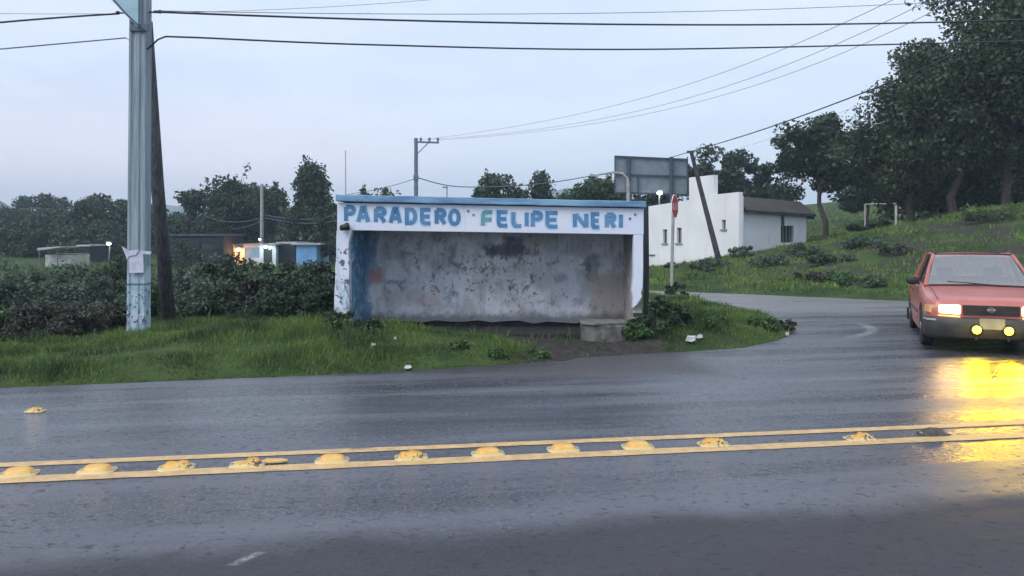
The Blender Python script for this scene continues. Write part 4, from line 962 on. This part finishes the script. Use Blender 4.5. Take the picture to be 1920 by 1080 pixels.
for k_ in range(5):
    f_=k_/4; a=Vector(q[0]).lerp(Vector(q[1]),f_); b=Vector(q[3]).lerp(Vector(q[2]),f_); m0.tube([a+nrm*.06,b+nrm*.06],.018,4)
for a,b in ((0,1),(3,2)): m0.tube([Vector(q[a])+nrm*.04,Vector(q[b])+nrm*.04],.03,4)
obj('frame',m0,simple('green grey bars',(.16,.2,.17),.5,.1,3),wo)
mb=MB(); mb.tube([Vector(wp(1466,402))-nrm*.06,Vector(wp(1466,423))-nrm*.06],.06,6); mb.tube([Vector(wp(1458,401))-nrm*.06,Vector(wp(1474,402.5))-nrm*.06],.05,6); obj('downpipe',mb,dk,th)
e1=Vector((E1[0],E1[1],0)); mb=MB(); e1b=e1+Vector((1.6,5,0)); s_=[(e1.x-.1,e1.y+.2,0),(e1b.x-.1,e1b.y,0),(e1b.x-.1,e1b.y,2.6),(e1.x-.1,e1.y+.2,2.55)]; k=4
mb.add(s_+[(x_-.15,y_,z_) for x_,y_,z_ in s_],[(0,1,2,3),(7,6,5,4)]+[(i,(i+1)%4,(i+1)%4+4,i+4) for i in range(4)]); obj('wall',mb,g2.m,th)
rt=N('dark roof tiles'); rt.col(rt.mix(rt.mr(rt.noise(1.2,5),.3,.7),(.022,.020,.022),(.048,.040,.040))); rt.ro(.85); wv=rt.nd('ShaderNodeTexWave',bands_direction='X'); rt.L(rt.tc(),wv.inputs[0]); wv.inputs['Scale'].default_value=3; rt.bump(wv.outputs['Fac'],.6,.05)
ea=Vector(wp(1386,393.5))-dirw*.0-nrm*.35; eb=Vector(wp(1512,402))+dirw*.25-nrm*.35
ra=Vector(wp(1386,366))+Vector((.284,1,0))*2.6; rb=Vector(wp(1500,372))+Vector((.36,1,0))*2.6
ra.z=CH-(368-HZ)/F*ra.y; rb.z=CH-(378-HZ)/F*rb.y
ba=ea+Vector((.284,1,0))*6; bb=eb+Vector((.367,1,0))*6
mb=MB(); v=[ea,eb,rb,ra,bb,ba]; v=v+[p-Vector((0,0,.12)) for p in v]
mb.add([p.to_tuple() for p in v],[(0,1,2,3),(3,2,4,5),(7,6,9,8),(9,11,10,8),(0,6,7,1),(1,7,8,2),(2,8,10,4),(0,3,9,6),(3,5,11,9),(5,4,10,11)]); obj('roof',mb,rt.m,th)

# goal
d=52; t0=P(1688,382,d); t1=P(1622,383,d+3); g=(t0[0],t0[1],z1(t0[0],t0[1])); t=empty('goal_frame',g,'thin white goal frame on the field beside the wood','goal')
g1=(t1[0],t1[1],z1(t1[0],t1[1])); mb=MB(); mb.tube([t0,t1],.05,6); obj('crossbar',mb,M['rust_white'],t)
for a,b in ((g,t0),(g1,t1)): mb=MB(); mb.tube([(a[0],a[1],a[2]-.2),b],.06,6); obj('goal_post',mb,M['rust_white'],t)
mb=MB(); p=P(1680,455,34); p=(p[0],p[1],z1(p[0],p[1])-.1); mb.tube([p,(p[0],p[1],p[2]+1.0)],.05,6); o=obj('fence_post',mb,M['rust_white'],loc=p); tag(o,'short pale stake standing on the bank below the goal','stake')

# ------------------------------------------------------------------ houses far left
def hbox(name,label,x0,x1,yt,yb,d,depth,mat,roofmat,over=.2,rt_=.12,wins=(),tilt=0):
    a=P(x0,yb,d); b=P(x1,yb,d); zt_=P(0,yt,d)[2]; z0=min(a[2],z1((a[0]+b[0])/2,d))-.4
    t=empty(name,((a[0]+b[0])/2,d,z0),label,'house' if 'house' in name else name.split('_')[-1])
    cx=(a[0]+b[0])/2; w=b[0]-a[0]
    mb=MB(); th_=.15
    # front wall in strips around openings
    xs=sorted(set([a[0],b[0]]+[P(q,0,d)[0] for w_ in wins for q in w_[:2]]))
    for p0,p1 in zip(xs,xs[1:]):
        m_=(p0+p1)/2; hit=None
        for w_ in wins:
            if P(w_[0],0,d)[0]<=m_<=P(w_[1],0,d)[0]: hit=w_
        if hit is None: mb.box((m_,d,(zt_+z0)/2),(p1-p0,th_,zt_-z0))
        else:
            h0=P(0,hit[2],d)[2]; h1=P(0,hit[3],d)[2]
            if zt_-h0>.01: mb.box((m_,d,(zt_+h0)/2),(p1-p0,th_,zt_-h0))
            if h1-z0>.01: mb.box((m_,d,(h1+z0)/2),(p1-p0,th_,h1-z0))
    mb.box((a[0]+.075,d+depth/2,(zt_+z0)/2),(.15,depth-th_-.004,zt_-z0)); mb.box((b[0]-.075,d+depth/2,(zt_+z0)/2),(.15,depth-th_-.004,zt_-z0)); mb.box((cx,d+depth,(zt_+z0)/2),(w,th_,zt_-z0))
    obj('wall',mb,mat,t)
    mb=MB(); mb.box((cx,d+depth/2,zt_+rt_/2+.003),(w+2*over,depth+2*over,rt_),ry=tilt); obj('roof',mb,roofmat,t)
    for w_ in wins:
        m0=MB(); p=P(w_[0],w_[2],d+.05); q=P(w_[1],w_[3],d+.05); m0.box(((p[0]+q[0])/2,d+.04,(p[2]+q[2])/2),(q[0]-p[0],.03,p[2]-q[2])); obj('window' if not (len(w_)>4) else w_[4],m0,M['glass_dk'] if len(w_)<6 else w_[5],t)
    return t
bluew=simple('blue wall',(.16,.36,.62),.75,.25,1.2); greyb=simple('grey block',(.20,.20,.20),.9,.25,2); dkshed=simple('dark boards',(.022,.026,.034),.9,.5,1); cream=simple('shop white',(.50,.55,.58),.7,.2,2); zinc=simple('zinc sheet',(.45,.47,.5),.5,.2,2,metal=.2)
hbox('shed','long dark boarded shed behind the leaning pole',312,420,442,500,58,4,dkshed,simple('shed roof',(.07,.08,.10),.7,.3,2),wins=[(375,402,455,468)])
lit=emis('lit shop interior',(1,.5,.22),.5,(.6,.4,.25))
hbox('shop_house','small lit shop with a pale blue front and flat awning roof',427,518,460,505,60,4,cream,simple('awning sheet',(.30,.26,.24),.6,.3,2),over=.35,wins=[(440,454,466,505,'doorway',lit),(460,487,464,484,'window',simple('blue shutter',(.18,.33,.52),.6,.2,3)),(494,511,464,492)],tilt=-.02)
hbox('annex_house','dark recessed annex between the shop and the blue wall',519,555,457,505,60.6,3.5,dkshed,zinc,over=.05)
hbox('blue_house','small flat-roofed house with a light blue front wall',556,594,459,500,60,4,bluew,simple('slab edge',(.40,.40,.42),.8,.2,2),over=.35)
hbox('block_house','grey unplastered block house on the rise behind the blue wall',547,606,427,458,66,5,greyb,greyb,over=.02,rt_=.08,wins=[(553,561,434,455,'doorway',M['glass_dk']),(586,597,433,442)])
bulb(447,468,59.6,(1,.45,.15),.17,'lit orange lamp at the shop doorway',7,40,pyb=462,name='wall_lamp')
bulb(498,463,59.6,(.85,.97,1),.13,'lit white lamp under the shop awning',9,22,pyb=461,name='wall_lamp')
bulb(487,449,60,(1,1,1),.09,'small white light on the shop roof beside the concrete pole',7,pyb=458,name='roof_lamp')
bulb(591,431,65.6,(1,1,.95),.13,'lit white lamp above the window of the block house',8,pyb=428,name='wall_lamp')
# water tank
t=empty('water_tank',P(564,440,65),'small white tank standing by the block house doorway','tank'); mb=MB(); mb.lathe([(.14,-.55),(.16,-.5),(.16,.4),(.08,.5)],c=P(564,437,65),n=12); obj('tank_body',mb,M['white'],t,smooth=True); mb=MB(); mb.lathe([(.06,.5),(.06,.56)],c=P(564,437,65),n=10); obj('lid',mb,M['black'],t)
# white shed at left
hbox('white_shed','small white shed with a slanted white metal roof above the field',86,132,478,494,56,2.5,simple('dirty white',(.50,.50,.46),.8,.35,3),M['conc_dk'],over=.02,rt_=.05)
mb=MB(); a=P(70,468,55); b=P(112,463,55); mb.prism([(a[0],a[2]-.06),(b[0],b[2]-.04),(b[0],b[2]+.04),(a[0],a[2]+.12)],55,57.5); o=obj('metal_canopy',mb,zinc,loc=a)
for px in (74,108):
    mb=MB(); p=P(px,467,55.3); mb.tube([(p[0],p[1],z1(p[0],p[1])),p],.04,6); q=obj('leg',mb,cm); q.parent=o; q.location=(-a[0],-a[1],-a[2])
tag(o,'slanted white metal canopy sheet left of the white shed','canopy')
hbox('far_shed','pale flat roof slab of a shed between white shed and yellow-green lamp',146,167,462,480,64,3,dkshed,zinc,over=.1)

# ------------------------------------------------------------------ litter
def scrap(px,py,w,h,label,seed,name='paper_scrap',mat='litter'):
    d=None
    # find ground point along the pixel ray
    for dd in np.arange(8,30,.03):
        X=(px-960)/F*dd
        if CH-(py-HZ)/F*dd<=z1(X,dd)+.03: d=dd;break
    X,Y,Z=P(px,py,d); rng=random.Random(seed); mb=MB(); W=w/F*d; H=h/F*d; k=8; v=[];f=[]
    for i in range(k):
        a=6.28*i/k; v.append((W/2*math.cos(a)*rng.uniform(.7,1.1),W/3*math.sin(a),rng.uniform(0,.3)*H))
    for i in range(k):
        a=6.28*i/k; v.append((W/2.6*math.cos(a)*rng.uniform(.5,1.1),W/4*math.sin(a),H*rng.uniform(.6,1)))
    f=[(i,(i+1)%k,(i+1)%k+k,i+k) for i in range(k)]+[tuple(range(k)),tuple(range(2*k-1,k-1,-1))]
    mb.add(v,f); o=obj(name,mb,M[mat]); o.location=(X,Y,z1(X,Y)+(.03 if Z>.02 and sdist(np.array([X]),np.array([Y]))[0]>.1 else .035)); tag(o,label,'litter'); return o
scrap(765,692,20,6,'flattened white scrap at the road edge before the shelter',1)
scrap(700,650,9,7,'small white scrap in the grass under the shelter left half',2)
scrap(741,637,7,6,'tiny white scrap in the grass nearest the shelter wall',3)
scrap(1296,641,22,12,'largest white rubble lump on the island beside the leafy bush',4,'rubble_lump')
scrap(1312,634,14,8,'smaller white rubble lump touching the largest one on the island',5,'rubble_lump')
scrap(1243,574,20,7,'white flat stone on the grass behind the leafy bush',6,'stone')
scrap(1476,630,10,8,'pale stone at the tip of the grass island',7,'stone')
scrap(1215,566,9,5,'small white stone beside the shelter right pillar',8,'stone')

# ------------------------------------------------------------------ car
yaw=R(157); front=Vector((6.77,11.3)); fdir=Vector((-math.sin(yaw),math.cos(yaw)))
cen=front-fdir*2.08
car=empty('car',(cen.x,cen.y,.004),'red sedan with lit headlights and two yellow fog lamps coming around the junction','car',rz=yaw)
n=N('faded red paint'); x,y,z=n.xyz(); c=n.mix(n.mr(n.noise(2,4),.3,.7),(.38,.10,.08),(.46,.14,.11)); n.col(c); n.ro(.38); n.b.inputs['Coat Weight'].default_value=.4; n.b.inputs['Coat Roughness'].default_value=.15; red_=n.m
plas=simple('dark bumper plastic',(.045,.043,.042),.5,.3,6); chrome=simple('chrome',(.6,.6,.6),.25,.1,3,metal=.9); tyre=simple('tyre rubber',(.018,.018,.02),.8,.3,9)
gl=N('car glass'); gl.t.nodes.remove(gl.b); g1_=gl.nd('ShaderNodeBsdfGlossy'); g1_.inputs['Roughness'].default_value=.06; g1_.inputs['Color'].default_value=(.9,.93,.95,1); t1_=gl.nd('ShaderNodeBsdfTransparent'); t1_.inputs[0].default_value=(.62,.68,.68,1); mx=gl.nd('ShaderNodeMixShader'); mx.inputs[0].default_value=.26; gl.L(t1_.outputs[0],mx.inputs[1]); gl.L(g1_.outputs[0],mx.inputs[2]); gl.L(mx.outputs[0],gl.out.inputs[0]); glass=gl.m
WY=(1.24,-1.22)
ST=[(2.02,.70,.36,.70),(1.98,.76,.33,.745),(1.85,.80,.28,.775),(1.65,.815,.22,.79)]
def lerp(a,b,t): return a+(b-a)*t
def sec(y):
    K=[(2.04,.70,.34,.66),(1.98,.755,.30,.735),(1.86,.80,.24,.775),(1.5,.825,.19,.815),(1.0,.832,.18,.855),(.74,.835,.18,.895),(.3,.835,.18,.905),(-1.3,.835,.18,.91),(-1.6,.825,.19,.93),(-1.95,.80,.24,.925),(-2.1,.76,.30,.87),(-2.14,.73,.34,.80)]
    for (a,b) in zip(K,K[1:]):
        if a[0]>=y>=b[0]:
            t=(a[0]-y)/(a[0]-b[0]); return [lerp(a[i],b[i],t) for i in (1,2,3)]
    return K[-1][1:]
ys=[2.04,2.01,1.98,1.92,1.86,1.75]+[1.24+.35*math.cos(R(a)) for a in range(0,181,12)]+[.82,.74,.6,.3,0,-.4,-.8]+[-1.22+.35*math.cos(R(a)) for a in range(0,181,12)]+[-1.65,-1.8,-1.95,-2.04,-2.1,-2.14]
ys=sorted(set(round(y,4) for y in ys),reverse=True)
mb=MB(); v=[]; NP=9
for y in ys:
    w,zb_,tp_=sec(y)
    arch=0
    for wy in WY:
        if abs(y-wy)<.35: arch=max(arch,.30+math.sqrt(max(0,.35**2-(y-wy)**2)))
    zlow=max(zb_,arch)
    half=[(w*.97,zlow),(w,max(zlow,.40)+.01),(w+.004,max(.50,zlow+.03)),(w+.002,max(.60,zlow+.05)),(w-.012,tp_-.07),(w-.035,tp_-.025),(w-.10,tp_),(w*.5,tp_+.018),(0,tp_+.025)]
    for (a_,b_) in half: v.append((a_,y,b_))
    for (a_,b_) in half[-2::-1]: v.append((-a_,y,b_))
k=2*NP-1; f=[]
for i in range(len(ys)-1):
    for j in range(k-1): f.append((i*k+j,i*k+j+1,(i+1)*k+j+1,(i+1)*k+j))
f.append(tuple(range(k))); f.append(tuple((len(ys)-1)*k+j for j in range(k)))
mb.add(v,f); o=obj('body',mb,red_,car,local=True,smooth=True)
m_=o.modifiers.new('e','EDGE_SPLIT'); m_.split_angle=R(32)
mb=MB(); mb.box((0,0,.26),(1.44,3.95,.14)); mb.box((0,1.3,.45),(1.1,1.2,.3)); 
for wy in WY: mb.box((0,wy,.46),(1.2,.66,.3))
obj('underbody',mb,M['black'],car,local=True)
# greenhouse
FB=[(.72,.80,.90),(.56,.12,1.355)]; RBk=[(.70,-1.42,.93),(.55,-.98,1.345)]
mb=MB(); v=[];R_=[]
for i,y in enumerate(np.linspace(.15,-1.0,9)):
    for j,x_ in enumerate(np.linspace(-.575,.575,9)):
        v.append((x_,y,1.395-.045*(abs(x_)/.575)**3-.03*((y+.42)/.58)**2))
f=[(i*9+j,i*9+j+1,(i+1)*9+j+1,(i+1)*9+j) for i in range(8) for j in range(8)]; mb.add(v,f)
o=obj('roof',mb,red_,car,local=True,smooth=True); s_=o.modifiers.new('s','SOLIDIFY'); s_.thickness=.035; s_.offset=-1
for sx in (-1,1):
    mb=MB(); mb.tube([(sx*.735,.84,.88),(sx*.66,.48,1.12),(sx*.565,.14,1.36)],[.032,.03,.028],6); mb.tube([(sx*.565,.14,1.36),(sx*.575,-.4,1.375),(sx*.56,-1.0,1.35)],.026,6)
    obj('pillar',mb,red_,car,local=True)
    mb=MB(); mb.tube([(sx*.75,-.32,.89),(sx*.585,-.36,1.36)],.028,6); obj('pillar',mb,M['black'],car,local=True)
    mb=MB(); mb.add([(sx*.745,-1.05,.9),(sx*.72,-1.5,.92),(sx*.55,-1.0,1.36),(sx*.575,-.9,1.36)],[(0,1,2,3)]); o=obj('pillar',mb,red_,car,local=True); s_=o.modifiers.new('s','SOLIDIFY'); s_.thickness=.03
    for (a_,b_,c_,d_) in (((.755,.76),(.755,-.3),(.588,-.33),(.585,.12)),((.755,-.36),(.745,-1.03),(.578,-.9),(.588,-.39))):
        mb=MB(); mb.add([(sx*a_[0]*.995,a_[1],.905),(sx*b_[0]*.995,b_[1],.905),(sx*c_[0],c_[1],1.35),(sx*d_[0],d_[1],1.35)],[(0,1,2,3)]); obj('side_window',mb,glass,car,local=True)
    mb=MB(); mb.box((sx*.837,.17,.60),(.008,1.0,.50)); dr=obj('door',mb,red_,car,local=True,bevel=.003)
    mb=MB(); mb.box((sx*.846,-.2,.76),(.012,.13,.03)); obj('handle',mb,M['black'],dr,local=True)
    mb=MB(); mb.box((sx*.837,-.64,.64),(.008,.56,.42)); dr=obj('door',mb,red_,car,local=True,bevel=.003)
    mb=MB(); mb.box((sx*.846,-.82,.76),(.012,.13,.03)); obj('handle',mb,M['black'],dr,local=True)
    mb=MB(); mb.box((sx*.843,-.1,.47),(.014,1.6,.035)); obj('side_strip',mb,plas,car,local=True)
    mb=MB(); mb.lathe([(.03,-.05),(.075,-.035),(.085,.02),(.07,.035)],c=(sx*.90,.62,.955),n=14,axis='y',sx=1.15,sy=.8); mb.tube([(sx*.80,.60,.90),(sx*.87,.60,.94)],.018,6); obj('mirror',mb,M['black'],car,local=True,smooth=True)
    # headlights
    mb=MB(); mb.prism([(sx*.37,.545),(sx*.66,.56),(sx*.66,.68),(sx*.37,.69)],1.985,2.06)
    hl=obj('headlight',mb,emis('headlight lens',(1,.60,.22),3.2,(.9,.85,.7)),car,local=True,bevel=.03)
    mb=MB(); mb.prism([(sx*.385,.513),(sx*.66,.525),(sx*.66,.537),(sx*.385,.53)],2.0,2.075); obj('headlight_trim',mb,emis('warm trim',(1,.55,.15),1.2,(.8,.5,.2)),hl,local=True)
    mb=MB(); mb.add([(sx*.675,2.01,.56),(sx*.765,1.97,.565),(sx*.81,1.84,.57),(sx*.81,1.84,.67),(sx*.765,1.97,.675),(sx*.675,2.01,.68)],[(0,1,4,5),(1,2,3,4)]); o=obj('turn_signal',mb,simple('amber lens',(.75,.42,.2),.3,.1,3),car,local=True); s_=o.modifiers.new('s','SOLIDIFY'); s_.thickness=.03; s_.offset=0
    mb=MB(); mb.lathe([(.02,-.09),(.06,-.05),(.068,.0),(.068,.02)],c=(sx*.195,2.19,.355),n=16,axis='y'); fl=obj('fog_lamp',mb,M['black'],car,local=True,smooth=True)
    mb=MB(); mb.lathe([(.056,.0),(.05,.012),(.02,.02)],c=(sx*.195,2.212,.355),n=16,axis='y'); obj('fog_lens',mb,emis('fog lens',(1,.80,.02),7,(.9,.8,.2)),fl,local=True,smooth=True)
    mb=MB(); mb.box((sx*.195,2.15,.27),(.025,.03,.12)); obj('lamp_bracket',mb,M['black'],fl,local=True)
    # wheels
    for wy in WY:
        t=None
        mb=MB(); mb.lathe([(.19,-.085),(.27,-.085),(.29,-.06),(.29,.06),(.27,.085),(.19,.085)],c=(sx*.745,wy,.29),n=32,axis='x'); w_=obj('wheel',mb,tyre,car,local=True,smooth=True); m_=w_.modifiers.new('e','EDGE_SPLIT'); m_.split_angle=R(35)
        mb=MB(); mb.lathe([(.185,0),(.19,.02),(.16,.03),(.07,.015),(.06,.035),(.03,.04)] if sx>0 else [(.185,0),(.19,-.02),(.16,-.03),(.07,-.015),(.06,-.035),(.03,-.04)],c=(sx*.80,wy,.29),n=24,axis='x'); obj('hubcap',mb,simple('hubcap grey',(.35,.35,.36),.4,.2,6,metal=.5),w_,local=True,smooth=True)
    mb=MB(); mb.box((sx*.65,-2.13,.72),(.22,.05,.16)); obj('tail_lamp',mb,red.m,car,local=True)
    mb=MB(); mb.box((sx*.8,-1.62,.22),(.12,.01,.22)); obj('mud_flap',mb,M['black'],car,local=True)
def quadobj(name,pts,mat,nx_=6,ny_=4,bow=.0,solid=0):
    a,b,c_,d_=[Vector(p) for p in pts]; v=[]
    for i in range(ny_+1):
        for j in range(nx_+1):
            p=a.lerp(b,j/nx_).lerp(d_.lerp(c_,j/nx_),i/ny_); q=1-(2*j/nx_-1)**2; p.y+=bow*q; v.append(p.to_tuple())
    f=[(i*(nx_+1)+j,i*(nx_+1)+j+1,(i+1)*(nx_+1)+j+1,(i+1)*(nx_+1)+j) for i in range(ny_) for j in range(nx_)]
    m0=MB(); m0.add(v,f); return obj(name,m0,mat,car,local=True,smooth=True)
quadobj('windshield',[(-.715,.80,.905),(.715,.80,.905),(.55,.14,1.365),(-.55,.14,1.365)],glass,bow=.05)
quadobj('rear_window',[(-.68,-1.44,.94),(.68,-1.44,.94),(.53,-1.0,1.35),(-.53,-1.0,1.35)],glass,bow=-.03)
mb=MB(); mb.tube([(-.72,.83,.895),(0,.90,.92),(.72,.83,.895)],.014,6); mb.tube([(-.2,.88,.92),(.1,.80,.94),(.42,.76,.955)],.008,5); obj('wiper',mb,M['black'],car,local=True)
for sx in (-1,1):
    mb=MB(); mb.tube([(sx*.70,.90,.908),(sx*.69,1.4,.872),(sx*.67,1.9,.79),(sx*.655,1.975,.763)],.0045,4); obj('panel_gap',mb,M['black'],car,local=True)
mb=MB(); mb.tube([(-.715,.80,.91),(-.55,.135,1.372),(0,.16,1.385),(.55,.135,1.372),(.715,.80,.91)],.011,5); obj('window_seal',mb,M['black'],car,local=True)
mb=MB(); mb.box((0,2.045,.62),(.70,.03,.135)); gr=obj('grille',mb,M['black'],car,local=True)
mb=MB()
for q in range(4): mb.box((0,2.063,.575+q*.03),(.68,.008,.009))
obj('grille_bars',mb,plas,gr,local=True)
mb=MB(); mb.tube([(.045*math.cos(a/10*6.283),2.075,.63+.03*math.sin(a/10*6.283)) for a in range(11)],.006,5,cap=False); mb.box((0,2.078,.63),(.11,.008,.016)); o=obj('emblem',mb,chrome,gr,local=True)
# bumper
mb=MB(); yb_=[(-.83,1.62),(-.835,1.85),(-.80,2.02),(-.70,2.10),(-.3,2.14),(0,2.145),(.3,2.14),(.70,2.10),(.80,2.02),(.835,1.85),(.83,1.62)]
v=[]; prf=[(0,.505),(.015,.49),(.02,.38),(.0,.24),(-.06,.20)]
for (x_,y_) in yb_:
    for (o_,z_) in prf: v.append((x_*(1+o_*.5),y_+o_,z_))
k=len(prf); f=[(i*k+j,i*k+j+1,(i+1)*k+j+1,(i+1)*k+j) for i in range(len(yb_)-1) for j in range(k-1)]
# top lip closing to the body
n0=len(v)
for (x_,y_) in yb_: v.append((x_*.9,y_-.12 if abs(x_)<.75 else y_-.02,.515))
f+=[(i*k,(i+1)*k,n0+i+1,n0+i) for i in range(len(yb_)-1)]
mb.add(v,f); o=obj('front_bumper',mb,plas,car,local=True,smooth=True); s_=o.modifiers.new('s','SOLIDIFY'); s_.thickness=.012
ptm=simple('pale trim',(.45,.42,.38),.5,.2,4)
for sx in (-1,1): mb=MB(); mb.tube([(sx*.835,1.9,.47),(sx*.80,2.04,.47),(sx*.70,2.125,.47)],.014,5); obj('bumper_trim',mb,ptm,o,local=True)
mb=MB(); mb.box((0,-2.14,.42),(1.6,.14,.22)); obj('rear_bumper',mb,plas,car,local=True,bevel=.03)
mb=MB(); mb.box((0,2.17,.44),(.31,.012,.15)); obj('licence_plate',mb,simple('plate white',(.22,.22,.2),.5,.2,5),car,local=True)
# interior
mb=MB()
for sx in (-.36,.36):
    mb.box((sx,-.25,.68),(.48,.14,.62),rx=.2); mb.box((sx,-.32,1.06),(.24,.09,.18)); mb.box((sx,.1,.48),(.48,.5,.14))
mb.box((0,-1.0,.72),(1.2,.14,.5)); mb.box((0,.62,.84),(1.36,.34,.12)); obj('seats',mb,simple('seat cloth',(.12,.12,.13),.9,.3,6),car,local=True,bevel=.02)
mb=MB(); mb.tube([(-.36+.17*math.cos(a/16*6.283),.36+.06*math.sin(a/16*6.283),.93+.16*math.sin(a/16*6.283)) for a in range(17)],.014,6,cap=False); obj('steering_wheel',mb,M['black'],car,local=True)
# lamp beams
def spot(x_,y_,z_,col,e,ang,pitch,name,blend=.6,size=.05):
    l=bpy.data.lights.new(name,'SPOT'); l.energy=e; l.color=col; l.spot_size=R(ang); l.spot_blend=blend; l.shadow_soft_size=size
    lo=bpy.data.objects.new(name,l); C.objects.link(lo); lo.parent=car; lo.location=(x_,y_,z_); lo.rotation_euler=(R(90-pitch),0,0)
for sx in (-1,1):
    spot(sx*.195,2.25,.355,(1,.60,.0),32,105,32,'fog_beam',1.0)
    l=bpy.data.lights.new('fog_spill','POINT'); l.energy=1.6; l.color=(1,.7,.02); l.shadow_soft_size=.05; lo=bpy.data.objects.new('fog_spill',l); C.objects.link(lo); lo.parent=car; lo.location=(sx*.195,2.34,.355)
    spot(sx*.52,2.10,.62,(1,.60,.22),16,70,16,'headlight_beam',.8)

# ------------------------------------------------------------------ haze
n=N('haze air'); n.t.nodes.remove(n.b); pv=n.nd('ShaderNodeVolumePrincipled'); pv.inputs['Color'].default_value=(.66,.84,1,1); pv.inputs['Density'].default_value=.0010; pv.inputs['Anisotropy'].default_value=0
n.L(pv.outputs[0],n.out.inputs['Volume'])
mb=MB(); mb.box((0,600,44),(3100,2100,98)); 
HAZE=True
if HAZE: o=obj('haze',mb,n.m); tag(o,None,None,kind='stuff'); o['label']='bluish dusk haze over the valley'

# ------------------------------------------------------------------ world, sun, camera
sc=bpy.context.scene; w=bpy.data.worlds.new('World'); sc.world=w; w.use_nodes=True; nt=w.node_tree
bg=nt.nodes['Background']
class WN(N):
    def __init__(s): s.t=nt; s._tc=None
wn=WN()
sky=wn.nd('ShaderNodeTexSky'); sky.sky_type='NISHITA'; sky.sun_disc=False; SE,SR=R(43),R(226); sky.sun_elevation=SE; sky.sun_rotation=SR
gen=wn.tc('Generated'); x,y,z=wn.xyz(gen)
vv=wn.mp((1.0,1.0,4.2),gen)
cl=wn.noise(2.6,6,v=vv,rough=.6); cl2=wn.noise(.9,3,v=wn.mp((1,1,2.5),gen))
skyc=wn.mix(1,sky.outputs[0],(.10,.10,.10),'MULTIPLY')
cloud=wn.mix(wn.mr(cl,.38,.62),(.34,.43,.60),(.60,.66,.77))
cloud=wn.mix(wn.mr(cl2,.42,.62,0,.75),cloud,(.64,.70,.82))
low=wn.ma('MULTIPLY',wn.mr(z,.20,.04),wn.mr(x,.15,-.40)); cloud=wn.mix(0,cloud,(1,1,1))
cloud=wn.mix(wn.mr(z,.20,.0,0,.7),cloud,(.86,.89,.97))
cloud=wn.mix(wn.ma('MULTIPLY',low,.75),cloud,(.98,.83,.90))
cloud=wn.mix(wn.mr(z,.35,.95,0,.8),cloud,(.95,1.0,1.12))
tot=wn.mix(.88,skyc,cloud)
wn.L(tot,bg.inputs[0]); bg.inputs[1].default_value=1.0
s=bpy.data.lights.new('sun','SUN'); s.energy=1.3; s.angle=R(35); s.color=(1,.98,.96); so=bpy.data.objects.new('sun',s); C.objects.link(so)
# sun direction: from behind and left of the camera
az=SR; dv=Vector((math.sin(az)*math.cos(SE),math.cos(az)*math.cos(SE),math.sin(SE)))
so.rotation_euler=dv.to_track_quat('Z','Y').to_euler()
cam=bpy.data.cameras.new('camera'); co=bpy.data.objects.new('camera',cam); C.objects.link(co); co.location=(0,0,CH); co.rotation_euler=(R(90),0,0)
cam.lens=36*F/1920; cam.shift_y=-(540-HZ)/1920; cam.clip_end=6000; cam.clip_start=.05; sc.camera=co
sc.view_settings.view_transform='Standard'; sc.view_settings.look='None'; sc.view_settings.exposure=.66; sc.view_settings.gamma=1
sc.render.engine='CYCLES'
